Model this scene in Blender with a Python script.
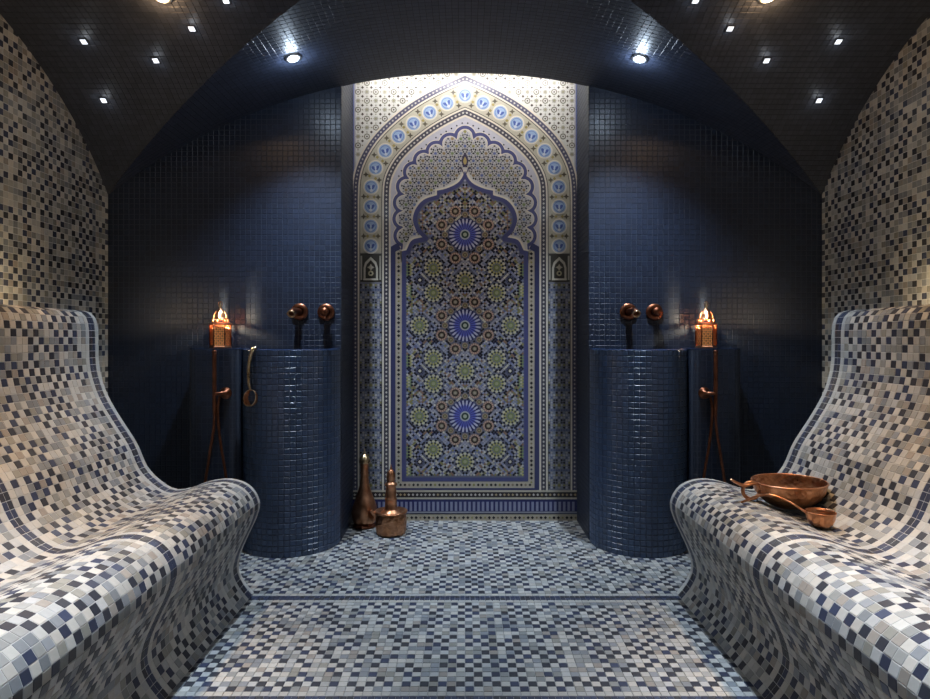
import bpy, math, random
import numpy as np
from mathutils import Vector, Matrix

sc = bpy.context.scene
for o in list(bpy.data.objects):
    bpy.data.objects.remove(o)
COL = sc.collection
random.seed(7)
rng = np.random.default_rng(11)

# ------------------------------------------------------------------ camera
FPX, HZ, CH = 625.0, 340.0, 0.95           # focal length in px, horizon row, camera height
cam_d = bpy.data.cameras.new('camera')
cam_d.sensor_width = 36.0
cam_d.lens = 36.0 * FPX / 930.0
cam_d.shift_y = -(349.5 - HZ) / 930.0
cam_d.clip_start = 0.02
cam = bpy.data.objects.new('camera', cam_d)
cam.location = (0, 0, CH)
cam.rotation_euler = (math.pi / 2, 0, 0)
COL.objects.link(cam)
sc.camera = cam

# ------------------------------------------------------------------ world, view
w = bpy.data.worlds.new('world'); sc.world = w
w.use_nodes = True
w.node_tree.nodes['Background'].inputs[0].default_value = (0.02, 0.025, 0.04, 1)
w.node_tree.nodes['Background'].inputs[1].default_value = 0.2
sc.view_settings.view_transform = 'Standard'
sc.view_settings.look = 'None'
sc.view_settings.gamma = 1.0
sc.view_settings.exposure = 0.0
sc.view_settings.use_curve_mapping = False
sc.cycles.use_denoising = True
sc.cycles.max_bounces = 8
sc.cycles.diffuse_bounces = 4
sc.cycles.glossy_bounces = 4
sc.cycles.sample_clamp_indirect = 4.0
sc.cycles.caustics_reflective = False
sc.cycles.caustics_refractive = False

# lamp powers (watts); each lamp sits in a built fixture; the entrance pair is added fill
P_COOL, P_WARM, P_COVE, P_LANTERN, P_UP, P_STAR = 100.0, 58.0, 7.0, 3.4, 2.6, 0.04
C_COOL = (0.67, 0.82, 1.0)
C_WARM = (1.0, 0.62, 0.31)
C_COVE = (1.0, 0.98, 0.97)

# ------------------------------------------------------------------ room dimensions
YB = 2.976            # back wall
YN = 3.295            # niche panel
XW = 1.70             # side walls
XN = 0.59             # niche half width
YC, HB = 1.798, 1.178 # bay centre and half length of the cross vault
ZTOP = 2.224
RA = 2.766; ZCA = ZTOP - RA
RB = 1.48; ZCB = ZTOP - RB
YR = YC - 3 * HB      # rear wall
PIT = 0.025           # mosaic pitch

def zA(x):
    return ZCA + np.sqrt(np.maximum(RA * RA - np.asarray(x, float) ** 2, 0))
def yfold(y):
    d = np.abs(np.asarray(y, float) - YC)
    return np.where(d > HB, 2 * HB - d, d)
def zB(y):
    return ZCB + np.sqrt(np.maximum(RB * RB - yfold(y) ** 2, 0))

def px_at(u, v, y):
    return Vector(((u - 465.0) * y / FPX, y, CH - (v - HZ) * y / FPX))

# ------------------------------------------------------------------ materials
def new_mat(name):
    m = bpy.data.materials.new(name); m.use_nodes = True
    nt = m.node_tree
    return m, nt, nt.nodes['Principled BSDF']

def noise_bump(nt, bsdf, scale, strength, dist=0.002, detail=3.0):
    tc = nt.nodes.new('ShaderNodeTexCoord')
    n = nt.nodes.new('ShaderNodeTexNoise'); n.inputs['Scale'].default_value = scale
    n.inputs['Detail'].default_value = detail
    b = nt.nodes.new('ShaderNodeBump'); b.inputs['Strength'].default_value = strength
    b.inputs['Distance'].default_value = dist
    nt.links.new(tc.outputs['Object'], n.inputs['Vector'])
    nt.links.new(n.outputs['Fac'], b.inputs['Height'])
    nt.links.new(b.outputs['Normal'], bsdf.inputs['Normal'])
    return n

def tile_mat(name, rough, coat=0.0, var=0.12, bump=0.15):
    m, nt, b = new_mat(name)
    a = nt.nodes.new('ShaderNodeAttribute'); a.attribute_name = 'col'
    tc = nt.nodes.new('ShaderNodeTexCoord')
    n = nt.nodes.new('ShaderNodeTexNoise'); n.inputs['Scale'].default_value = 55.0
    n.inputs['Detail'].default_value = 4.0
    mr = nt.nodes.new('ShaderNodeMapRange')
    mr.inputs['To Min'].default_value = 1.0 - var; mr.inputs['To Max'].default_value = 1.0 + var
    mx = nt.nodes.new('ShaderNodeMix'); mx.data_type = 'RGBA'; mx.blend_type = 'MULTIPLY'
    mx.inputs['Factor'].default_value = 1.0
    nt.links.new(tc.outputs['Object'], n.inputs['Vector'])
    nt.links.new(n.outputs['Fac'], mr.inputs['Value'])
    nt.links.new(a.outputs['Color'], mx.inputs[6])
    nt.links.new(mr.outputs['Result'], mx.inputs[7])
    nt.links.new(mx.outputs[2], b.inputs['Base Color'])
    b.inputs['Roughness'].default_value = rough
    b.inputs['Coat Weight'].default_value = coat
    b.inputs['Coat Roughness'].default_value = 0.12
    bp = nt.nodes.new('ShaderNodeBump'); bp.inputs['Strength'].default_value = bump
    bp.inputs['Distance'].default_value = 0.0015
    nt.links.new(n.outputs['Fac'], bp.inputs['Height'])
    nt.links.new(bp.outputs['Normal'], b.inputs['Normal'])
    return m

def plain_mat(name, col, rough=0.6, metal=0.0, nscale=60, bump=0.2, var=0.15):
    m, nt, b = new_mat(name)
    n = noise_bump(nt, b, nscale, bump)
    cr = nt.nodes.new('ShaderNodeValToRGB')
    cr.color_ramp.elements[0].color = tuple(c * (1 - var) for c in col) + (1,)
    cr.color_ramp.elements[1].color = tuple(min(1, c * (1 + var)) for c in col) + (1,)
    nt.links.new(n.outputs['Fac'], cr.inputs['Fac'])
    nt.links.new(cr.outputs['Color'], b.inputs['Base Color'])
    b.inputs['Roughness'].default_value = rough
    b.inputs['Metallic'].default_value = metal
    return m

def copper_mat(name, c0, c1, rough=0.3, hammer=0.0, scale=60.0):
    m, nt, b = new_mat(name)
    tc = nt.nodes.new('ShaderNodeTexCoord')
    n = nt.nodes.new('ShaderNodeTexNoise'); n.inputs['Scale'].default_value = 22.0
    n.inputs['Detail'].default_value = 6.0
    cr = nt.nodes.new('ShaderNodeValToRGB')
    cr.color_ramp.elements[0].position = 0.35; cr.color_ramp.elements[1].position = 0.7
    cr.color_ramp.elements[0].color = c0 + (1,); cr.color_ramp.elements[1].color = c1 + (1,)
    nt.links.new(tc.outputs['Object'], n.inputs['Vector'])
    nt.links.new(n.outputs['Fac'], cr.inputs['Fac'])
    nt.links.new(cr.outputs['Color'], b.inputs['Base Color'])
    mr = nt.nodes.new('ShaderNodeMapRange')
    mr.inputs['To Min'].default_value = rough * 0.75; mr.inputs['To Max'].default_value = rough * 1.35
    nt.links.new(n.outputs['Fac'], mr.inputs['Value'])
    nt.links.new(mr.outputs['Result'], b.inputs['Roughness'])
    b.inputs['Metallic'].default_value = 1.0
    if hammer:
        vo = nt.nodes.new('ShaderNodeTexVoronoi'); vo.inputs['Scale'].default_value = scale
        bp = nt.nodes.new('ShaderNodeBump'); bp.inputs['Strength'].default_value = hammer
        bp.inputs['Distance'].default_value = 0.004
        nt.links.new(tc.outputs['Object'], vo.inputs['Vector'])
        nt.links.new(vo.outputs['Distance'], bp.inputs['Height'])
        nt.links.new(bp.outputs['Normal'], b.inputs['Normal'])
    return m

def emit_mat(name, col, strength):
    m, nt, b = new_mat(name)
    b.inputs['Base Color'].default_value = col + (1,)
    b.inputs['Emission Color'].default_value = col + (1,)
    b.inputs['Emission Strength'].default_value = strength
    return m

M_TILE = tile_mat('mosaic_tile', 0.43, 0.0, 0.10, 0.03)
M_NAVY = tile_mat('navy_glazed_tile', 0.37, 0.0, 0.15, 0.05)
M_COLT = tile_mat('column_glazed_tile', 0.36, 0.0, 0.15, 0.05)
M_COLT.node_tree.nodes['Principled BSDF'].inputs['IOR'].default_value = 1.8
M_CEIL = tile_mat('vault_glazed_tile', 0.42, 0.0, 0.15, 0.05)
M_ZEL = tile_mat('zellige_glaze', 0.30, 0.1, 0.10, 0.05)
M_GROUT = plain_mat('pale_grout', (0.58, 0.57, 0.54), 0.85, 0, 300, 0.3)
M_FGROUT = plain_mat('floor_grout', (0.38, 0.38, 0.38), 0.85, 0, 300, 0.3)
M_DGROUT = plain_mat('navy_grout', (0.040, 0.048, 0.070), 0.7, 0, 300, 0.3)
M_CGROUT = plain_mat('vault_grout', (0.010, 0.011, 0.016), 0.8, 0, 300, 0.3)
M_COPPER = copper_mat('aged_copper', (0.46, 0.19, 0.09), (0.76, 0.39, 0.22), 0.34)
M_COPDK = copper_mat('dark_copper', (0.13, 0.047, 0.024), (0.29, 0.11, 0.060), 0.34)
M_COPHM = copper_mat('hammered_copper', (0.40, 0.17, 0.08), (0.70, 0.36, 0.20), 0.30, 0.55, 70.0)
M_BRASS = copper_mat('worn_brass', (0.50, 0.34, 0.18), (0.80, 0.62, 0.40), 0.28)
M_LED = emit_mat('led_white', (0.90, 0.94, 1.0), 0.7)
M_LENS = emit_mat('spot_lens', (0.82, 0.91, 1.0), 9.0)
M_WLENS = emit_mat('warm_spot_lens', (1.0, 0.84, 0.62), 9.0)
M_STEEL = plain_mat('brushed_steel', (0.45, 0.46, 0.48), 0.3, 1.0, 200, 0.05)
M_AMBER = emit_mat('amber_glass', (1.0, 0.42, 0.14), 0.55)
M_FLAME = emit_mat('candle_flame', (1.0, 0.62, 0.25), 14.0)

# ------------------------------------------------------------------ object helpers
def tag(o, label=None, cat=None, group=None, kind=None):
    if label: o['label'] = label
    if cat: o['category'] = cat
    if group: o['group'] = group
    if kind: o['kind'] = kind
    return o

def empty(name, loc, label=None, cat=None, group=None, kind=None, rz=0.0):
    o = bpy.data.objects.new(name, None)
    o.empty_display_size = 0.05
    COL.objects.link(o)
    o.location = loc; o.rotation_euler = (0, 0, rz)
    return tag(o, label, cat, group, kind)

def link(name, me, mat, parent=None, loc=None):
    o = bpy.data.objects.new(name, me)
    if mat is not None and len(me.materials) == 0:
        me.materials.append(mat)
    COL.objects.link(o)
    if parent is not None: o.parent = parent
    if loc is not None: o.location = loc
    return o

def mesh_obj(name, verts, faces, mat, parent=None, cols=None, smooth=False, loc=None):
    me = bpy.data.meshes.new(name)
    me.from_pydata([tuple(v) for v in verts], [], faces)
    me.update()
    if cols is not None:
        a = me.attributes.new('col', 'FLOAT_COLOR', 'FACE')
        c = np.ones((len(faces), 4), np.float32); c[:, :3] = cols
        a.data.foreach_set('color', c.ravel())
    if smooth:
        me.polygons.foreach_set('use_smooth', [True] * len(me.polygons))
    return link(name, me, mat, parent, loc)

def quad_mesh(name, V, Q, C):
    """fast mesh of quads: V (n,3), Q (m,4), C (m,3) linear face colours"""
    me = bpy.data.meshes.new(name)
    V = np.ascontiguousarray(V, np.float32); Q = np.ascontiguousarray(Q, np.int32)
    me.vertices.add(len(V)); me.vertices.foreach_set('co', V.ravel())
    me.loops.add(Q.size); me.loops.foreach_set('vertex_index', Q.ravel())
    me.polygons.add(len(Q))
    me.polygons.foreach_set('loop_start', np.arange(0, Q.size, 4, dtype=np.int32))
    me.polygons.foreach_set('use_smooth', np.zeros(len(Q), bool))
    me.update(calc_edges=True)
    a = me.attributes.new('col', 'FLOAT_COLOR', 'FACE')
    c = np.ones((len(Q), 4), np.float32); c[:, :3] = C
    a.data.foreach_set('color', c.ravel())
    return me

_Q = np.array([[8, 9, 10, 11],
               [4, 5, 9, 8], [5, 6, 10, 9], [6, 7, 11, 10], [7, 4, 8, 11],
               [0, 1, 5, 4], [1, 2, 6, 5], [2, 3, 7, 6], [3, 0, 4, 7]])

def tile_verts(fmap, S0, S1, T0, T1, gap=0.0009, bev=0.0007, h=0.0011, tilt=0.00008, clampf=None):
    """bevelled tiles on a mapped surface; fmap(s,t) -> (pos, normal). Returns (n,12,3)."""
    n = len(S0)
    rings = []
    jit = rng.uniform(-tilt, tilt, (n, 4))
    for k, (ins, hh) in enumerate(((gap, -0.0008), (gap, h - bev * 0.9), (gap + bev, h))):
        s = np.stack([S0 + ins, S1 - ins, S1 - ins, S0 + ins], 1)
        t = np.stack([T0 + ins, T0 + ins, T1 - ins, T1 - ins], 1)
        if clampf is not None: s, t = clampf(s, t, ins)
        P, N = fmap(s, t)
        hv = np.full((n, 4), hh)
        if k > 0: hv = hv + jit
        rings.append(P + N * hv[..., None])
    return np.concatenate(rings, 1)

def tiles_to_mesh(name, TV, C, flip=False):
    n = len(TV)
    q = _Q[:, ::-1] if flip else _Q
    Q = (np.arange(n)[:, None, None] * 12 + q[None]).reshape(-1, 4)
    return quad_mesh(name, TV.reshape(-1, 3), Q, np.repeat(C, 9, 0))

def screen_area(TV):
    P = TV[:, 8:12]
    y = np.maximum(P[..., 1], 1e-3)
    u = 465 + P[..., 0] * FPX / y; v = HZ - (P[..., 2] - CH) * FPX / y
    ok = ((P[..., 1] > 0.3).all(1) & (u > 0).all(1) & (u < 930).all(1) & (v > 0).all(1) & (v < 699).all(1))
    a = np.abs(0.5 * ((u[:, 2] - u[:, 0]) * (v[:, 3] - v[:, 1]) - (u[:, 3] - u[:, 1]) * (v[:, 2] - v[:, 0])))
    return np.where(ok, a, 0)

def place_tiles(parent, TV, C, mat, flip=False, singles=0, normals=None, field='tile_field'):
    n = len(TV); pick = np.zeros(n, bool)
    if singles:
        a = screen_area(TV)
        if normals is not None:
            c = TV[:, 8:12].mean(1) - np.array([0, 0, CH])
            a = np.where((c * normals).sum(1) < 0, a, 0)
        idx = np.argsort(-a)[:singles]
        idx = idx[a[idx] > 0]
        pick[idx] = True
        for k in idx:
            base = TV[k, 0:4].mean(0)
            me = tiles_to_mesh('tile', TV[k:k + 1] - base, C[k:k + 1], flip)
            link('tile', me, mat, parent, Vector(base.tolist()))
    me = tiles_to_mesh(field, TV[~pick], C[~pick], flip)
    o = link(field, me, mat, parent)
    o['kind'] = 'stuff'
    return o

LIGHTS = np.array([[.55, .535, .49], [.50, .49, .455], [.56, .53, .475], [.48, .48, .465]])
MIDS = np.array([[.285, .29, .275], [.235, .25, .26], [.345, .31, .27], [.265, .28, .295], [.36, .36, .34], [.30, .29, .25]])
DARKS = np.array([[.038, .045, .078], [.042, .044, .055], [.046, .058, .105], [.036, .039, .052]])

def mosaic_colors(i, j, pdark=0.55, plight=0.55):
    n = len(i)
    C = MIDS[rng.integers(0, len(MIDS), n)].copy()
    even = (i + j) % 2 == 0                    # dark and mid pieces sit on one set of squares, light ones on the other
    lt = np.where(even, rng.random(n) < plight * 0.35, rng.random(n) < plight)
    C[lt] = LIGHTS[rng.integers(0, len(LIGHTS), lt.sum())]
    dk = even & (rng.random(n) < pdark)
    C[dk] = DARKS[rng.integers(0, len(DARKS), dk.sum())]
    return C * rng.uniform(0.9, 1.08, (n, 1))

def navy_colors(n, base=(0.0122, 0.0192, 0.0385), var=0.18):
    return np.array(base)[None] * rng.uniform(1 - var, 1 + var, (n, 1))

def grid(a0, a1, b0, b1, pa=PIT, pb=PIT):
    na = max(1, round((a1 - a0) / pa)); nb = max(1, round((b1 - b0) / pb))
    ea = np.linspace(a0, a1, na + 1); eb = np.linspace(b0, b1, nb + 1)
    I, J = np.meshgrid(np.arange(na), np.arange(nb), indexing='ij')
    I = I.ravel(); J = J.ravel()
    return ea[I], ea[I + 1], eb[J], eb[J + 1], I, J

def box_data(x0, x1, y0, y1, z0, z1):
    v = [(x0, y0, z0), (x1, y0, z0), (x1, y1, z0), (x0, y1, z0), (x0, y0, z1), (x1, y0, z1), (x1, y1, z1), (x0, y1, z1)]
    f = [(0, 3, 2, 1), (4, 5, 6, 7), (0, 1, 5, 4), (1, 2, 6, 5), (2, 3, 7, 6), (3, 0, 4, 7)]
    return v, f

def flatmap(origin, es, et, nrm):
    o = np.array(origin, float); es = np.array(es, float); et = np.array(et, float); nrm = np.array(nrm, float)
    def f(s, t):
        return o + s[..., None] * es + t[..., None] * et, np.broadcast_to(nrm, s.shape + (3,))
    return f

def lathe(name, prof, mat, parent=None, n=40, loc=None, ang=(0, 2 * math.pi), wob=None):
    full = abs(ang[1] - ang[0] - 2 * math.pi) < 1e-6
    m = n if full else n + 1
    V = []; F = []
    for (r, z) in prof:
        for k in range(m):
            a = ang[0] + (ang[1] - ang[0]) * k / n
            rr = r * (1 + (wob(a, z) if wob else 0))
            V.append((rr * math.cos(a), rr * math.sin(a), z))
    for i in range(len(prof) - 1):
        for k in range(n):
            k2 = (k + 1) % m
            F.append((i * m + k, i * m + k2, (i + 1) * m + k2, (i + 1) * m + k))
    o = mesh_obj(name, V, F, mat, parent, smooth=True, loc=loc)
    return o

def catmull(pts, per=8):
    P = [np.array(p, float) for p in pts]
    P = [2 * P[0] - P[1]] + P + [2 * P[-1] - P[-2]]
    out = []
    for i in range(1, len(P) - 2):
        for k in range(per):
            t = k / per
            out.append(0.5 * (2 * P[i] + (P[i + 1] - P[i - 1]) * t + (2 * P[i - 1] - 5 * P[i] + 4 * P[i + 1] - P[i + 2]) * t * t
                              + (3 * P[i] - P[i - 1] - 3 * P[i + 1] + P[i + 2]) * t ** 3))
    out.append(P[-2])
    return np.array(out)

def tube(name, pts, rad, mat, parent=None, n=12, per=6, loc=None, flat=1.0):
    C = catmull(pts, per) if per > 1 else np.array(pts, float)
    m = len(C)
    R = np.interp(np.linspace(0, 1, m), np.linspace(0, 1, len(rad)), rad) if hasattr(rad, '__len__') else np.full(m, rad)
    T = np.gradient(C, axis=0); T /= np.linalg.norm(T, axis=1)[:, None]
    up = np.array([0, 0, 1.0]) if abs(T[0][2]) < 0.9 else np.array([0, 1.0, 0])
    V = []; F = []
    u = np.cross(T[0], up); u /= np.linalg.norm(u)
    for i in range(m):
        u = u - T[i] * np.dot(u, T[i]); u /= np.linalg.norm(u)
        b = np.cross(T[i], u)
        for k in range(n):
            a = 2 * math.pi * k / n
            V.append(C[i] + R[i] * (u * math.cos(a) + b * math.sin(a) * flat))
    for i in range(m - 1):
        for k in range(n):
            F.append((i * n + k, i * n + (k + 1) % n, (i + 1) * n + (k + 1) % n, (i + 1) * n + k))
    F.append(tuple(range(n))[::-1]); F.append(tuple((m - 1) * n + k for k in range(n)))
    return mesh_obj(name, V, F, mat, parent, smooth=True, loc=loc)

def lamp(name, kind, energy, color, parent, loc, direction=(0, 0, -1), **kw):
    d = bpy.data.lights.new(name, kind)
    d.energy = energy; d.color = color
    for k, v in kw.items(): setattr(d, k, v)
    o = bpy.data.objects.new(name, d)
    COL.objects.link(o)
    o.parent = parent
    o.location = loc
    o.rotation_euler = Vector(direction).to_track_quat('-Z', 'Y').to_euler()
    return o

# ================================================================== STRUCTURE
# ---- floor
STRIPES = [2.303, 1.650, 0.997, 0.344]
def floor_rows():
    """list of (y0, y1, kind) from the niche towards the camera"""
    rows = []
    def field(y1, y0):
        k = max(1, round((y1 - y0) / PIT)); e = np.linspace(y1, y0, k + 1)
        for a in range(k): rows.append((e[a + 1], e[a], 'F'))
    def stripe(c):
        rows.append((c + .018, c + .040, 'L')); rows.append((c, c + .018, 'D'))
        rows.append((c - .018, c, 'D')); rows.append((c - .040, c - .018, 'L'))
    for k, c in enumerate(STRIPES):
        stripe(c)
        nxt = STRIPES[k + 1] + .040 if k + 1 < len(STRIPES) else -0.05
        field(c - .040, nxt)
    return rows
ROWS = floor_rows()
Y_END = STRIPES[0] + .040      # far end of the benches

v, f = box_data(-XW, XW, YR, YN, -0.08, -0.003)
floor = tag(mesh_obj('floor', v, f, M_FGROUT), 'grey, white and navy mosaic tiled floor between the benches', 'floor', kind='structure')
S0 = []; S1 = []; T0 = []; T1 = []; I = []; J = []; K = []
for j, (y0, y1, kd) in enumerate(ROWS):
    px = 0.0185 if kd == 'D' else PIT
    half = math.ceil(0.86 / px)
    for i in range(-half, half):
        S0.append(i * px); S1.append((i + 1) * px); T0.append(y0); T1.append(y1); I.append(i); J.append(j); K.append(kd)
def add_zone(x0, x1, y0, y1, joff):
    a, b, c, d, i, j = grid(x0, x1, y0, y1)
    S0.extend(a); S1.extend(b); T0.extend(c); T1.extend(d); I.extend(i); J.extend(j + joff); K.extend(['F'] * len(a))
add_zone(-XW, XW, Y_END, YB, 0)
add_zone(-XN, XN, YB, YN, 1)
S0, S1, T0, T1, I, J = (np.array(q) for q in (S0, S1, T0, T1, I, J)); K = np.array(K)
C = mosaic_colors(I, J, 0.60, 0.70)
C[K == 'L'] = LIGHTS[rng.integers(0, 4, (K == 'L').sum())] * 0.8
C[K == 'D'] = DARKS[rng.integers(0, 3, (K == 'D').sum())]
C[K == 'F'] *= np.array([0.90, 0.91, 0.93])
TV = tile_verts(flatmap((0, 0, -0.003), (1, 0, 0), (0, 1, 0), (0, 0, 1)), S0, S1, T0, T1, h=0.003, tilt=0.00008)
place_tiles(floor, TV, C, M_TILE, singles=300)

# ---- side walls
def side_wall(sx):
    name = 'wall_left' if sx < 0 else 'wall_right'
    lab = ('tall grey and black mosaic side wall above the empty bench' if sx < 0
           else 'tall grey and black mosaic side wall above the bench with the copper bowl')
    ys = np.linspace(YR, YB + 0.04, 160)
    V = []; F = []
    for y in ys:
        zt = max(float(zB(min(y, YB))), 1.64) + 0.02
        V += [(sx * XW, y, -0.05), (sx * XW, y, zt), (sx * (XW + .08), y, -0.05), (sx * (XW + .08), y, zt)]
    for k in range(len(ys) - 1):
        a = 4 * k; b = a + 4
        F += [(a, b, b + 1, a + 1), (a + 2, a + 3, b + 3, b + 2), (a + 1, b + 1, b + 3, a + 3)]
    o = tag(mesh_obj(name, V, F, M_GROUT), lab, 'wall', kind='structure')
    s0, s1, t0, t1, i, j = grid(0.0, YB, 0.95, 0.95 + 52 * PIT)
    keep = t0 < zB((s0 + s1) / 2) + 0.004
    low = (s0 + s1) / 2 > Y_END - 0.05
    a0, a1, b0, b1, ai, aj = grid(2.30, YB, 0.0, 0.95)
    s0, s1, t0, t1, i, j = (np.concatenate([p[keep], q]) for p, q in zip((s0, s1, t0, t1, i, j), (a0, a1, b0, b1, ai, aj)))
    C = mosaic_colors(i, j, 0.55, 0.60)
    C = C * np.array([1.0, 0.97, 0.93]) * 0.88
    TV = tile_verts(flatmap((sx * XW, 0, 0), (0, 1, 0), (0, 0, 1), (-sx, 0, 0)), s0, s1, t0, t1)
    place_tiles(o, TV, C, M_TILE, flip=(sx < 0) ^ True)
    return o
side_wall(-1); side_wall(1)

# ---- back wall (two wings beside the niche), niche sides, niche top
def back_wing(sx):
    name = 'wall_back_left' if sx < 0 else 'wall_back_right'
    lab = ('navy glazed mosaic end wall behind the hanging ladle' if sx < 0 else 'navy glazed mosaic end wall on the copper bowl side of the niche')
    xs = np.linspace(XN, XW + 0.05, 40)
    V = []; F = []
    for x in xs:
        zt = float(zA(min(x, XW))) + 0.02
        V += [(sx * x, YB, -0.05), (sx * x, YB, zt), (sx * x, YB + .06, -0.05), (sx * x, YB + .06, zt)]
    for k in range(len(xs) - 1):
        a = 4 * k; b = a + 4
        F += [(a, b, b + 1, a + 1), (a + 2, a + 3, b + 3, b + 2), (a + 1, b + 1, b + 3, a + 3)]
    F += [(0, 1, 3, 2)]
    o = tag(mesh_obj(name, V, F, M_DGROUT), lab, 'wall', kind='structure')
    s0, s1, t0, t1, i, j = grid(XN, XW, 0.0, 91 * PIT)
    keep = t0 < zA((s0 + s1) / 2) + 0.004
    s0, s1, t0, t1 = s0[keep], s1[keep], t0[keep], t1[keep]
    TV = tile_verts(flatmap((0, YB, 0), (sx, 0, 0), (0, 0, 1), (0, -1, 0)), s0, s1, t0, t1, tilt=0.00012, bev=0.0013, h=0.0017)
    place_tiles(o, TV, navy_colors(len(TV)), M_NAVY, flip=sx < 0)
back_wing(-1); back_wing(1)

def niche_side(sx):
    name = 'wall_niche_left' if sx < 0 else 'wall_niche_right'
    lab = ('navy mosaic side of the niche beside the copper jug' if sx < 0 else 'navy mosaic side of the niche opposite the copper jug')
    v, f = box_data(min(sx * XN, sx * (XN + .06)), max(sx * XN, sx * (XN + .06)), YB + 0.06, YN + 0.06, -0.05, 2.55)
    o = tag(mesh_obj(name, v, f, M_DGROUT), lab, 'wall', kind='structure')
    s0, s1, t0, t1, i, j = grid(YB, YN, 0.0, 2.5)
    TV = tile_verts(flatmap((sx * XN, 0, 0), (0, 1, 0), (0, 0, 1), (-sx, 0, 0)), s0, s1, t0, t1, tilt=0.00012, bev=0.0013, h=0.0017)
    place_tiles(o, TV, navy_colors(len(TV)), M_NAVY, flip=sx > 0)
niche_side(-1); niche_side(1)
v, f = box_data(-XN, XN, YN + 0.001, YN + 0.06, -0.05, 2.55)
tag(mesh_obj('wall_niche_back', v, f, M_DGROUT), 'plastered wall behind the zellige panel', 'wall', kind='structure')
# niche top with the lintel that follows the vault
V = []; F = []
for k, x in enumerate(np.linspace(-XN, XN, 30)):
    zt = float(zA(x)) + 0.012
    V += [(x, YB, zt), (x, YB, 2.55), (x, YB + .035, zt), (x, YB + .035, 2.55)]
    if k: a = 4 * k - 4; b = a + 4; F += [(a, b, b + 1, a + 1), (a + 2, a + 3, b + 3, b + 2), (a, a + 2, b + 2, b)]
v, f = box_data(-XN, XN, YB, YN + .06, 2.50, 2.56)
n0 = len(V); V += v; F += [tuple(q + n0 for q in p) for p in f]
tag(mesh_obj('wall_niche_top', V, F, M_DGROUT), 'dark lintel above the niche following the vault', 'wall', kind='structure')

# ---- rear wall behind the camera
v, f = box_data(-XW, XW, YR - .06, YR, -0.05, 2.3)
tag(mesh_obj('wall_front', v, f, plain_mat('rear_wall_mosaic', (0.10, 0.11, 0.14), 0.5)), 'grey blue mosaic wall closing the room at the entrance end', 'wall', kind='structure')

# ---- cross vault
def lim_y(x):       # barrel A is the ceiling where |y-YC| >= lim
    z = np.minimum(zA(x), ZTOP)
    return np.sqrt(np.maximum(RB * RB - (z - ZCB) ** 2, 0))
def lim_x(y):
    z = np.minimum(zB(y), ZTOP)
    return np.sqrt(np.maximum(RA * RA - (z - ZCA) ** 2, 0))
tA = math.asin(XW / RA) * RA          # half arc length of A
tB = math.asin(HB / RB) * RB
def mapA(s, t):      # s arc over x, t = y
    a = s / RA
    P = np.stack([RA * np.sin(a), t, ZCA + RA * np.cos(a)], -1)
    return P, np.stack([-np.sin(a), 0 * a, -np.cos(a)], -1)
def mapB(s, t):      # s = x, t arc over y
    a = t / RB
    P = np.stack([s, YC + RB * np.sin(a), ZCB + RB * np.cos(a)], -1)
    return P, np.stack([0 * a, -np.sin(a), -np.cos(a)], -1)

ceil = []
V = []; F = []
nx, ny = 120, 160
xs = np.linspace(-XW - .05, XW + .05, nx + 1); ysg = np.linspace(YR - .05, YB, ny + 1)
# base shell: two barrels trimmed on the groins, a few millimetres behind the tiles
def shell(out):
    V = []; F = []
    def strip(mapper, A, lim, sign, fixed):
        pass
    for half in (-1, 1):
        s = np.linspace(-tA, tA, 81)
        x = RA * np.sin(s / RA)
        for sec in range(8):
            r0 = sec / 8; r1 = (sec + 1) / 8
            for k in range(80):
                quad = []
                for (kk, r) in ((k, r0), (k + 1, r0), (k + 1, r1), (k, r1)):
                    l = float(lim_y(x[kk])); y = YC + half * (l + (HB - l) * r)
                    p, nn = mapA(np.array(s[kk]), np.array(y)); quad.append(p - nn * out)
                b = len(V); V.extend(quad); F.append((b, b + 1, b + 2, b + 3))
        t = np.linspace(-tB, tB, 81)
        y = YC + RB * np.sin(t / RB)
        for sec in range(8):
            r0 = sec / 8; r1 = (sec + 1) / 8
            for k in range(80):
                quad = []
                for (kk, r) in ((k, r0), (k + 1, r0), (k + 1, r1), (k, r1)):
                    l = float(lim_x(y[kk])); xx = half * (l + (XW - l) * r)
                    p, nn = mapB(np.array(xx), np.array(t[kk])); quad.append(p - nn * out)
                b = len(V); V.extend(quad); F.append((b, b + 1, b + 2, b + 3))
    return V, F
V, F = shell(0.0005)
n0 = len(V)
V2 = [(p[0], 2 * (YC - HB) - p[1], p[2]) for p in V]          # second bay, over the entrance end
V = list(V) + V2; F = F + [tuple(q + n0 for q in p) for p in F]
ceiling = tag(mesh_obj('ceiling', V, F, M_CGROUT), 'dark tiled cross vault set with small square lights', 'ceiling', kind='structure')

# ceiling fixtures need holes free of tiles: solve where a pixel ray meets the vault
def ceil_hit(u, v):
    y = np.linspace(0.8, YB, 6000)
    x = (u - 465) * y / FPX; z = CH - (v - HZ) * y / FPX
    k = int(np.argmax(z > np.maximum(zA(x), zB(y))))
    return float(x[k]), float(y[k])
STARS = []
for (u, vv) in ((84, 41), (156, 60), (104, 100), (192, 28), (226, 0)):
    x, y = ceil_hit(u, vv); STARS.append((x, y))
STARS = [(abs(x), y) for x, y in STARS]

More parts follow.
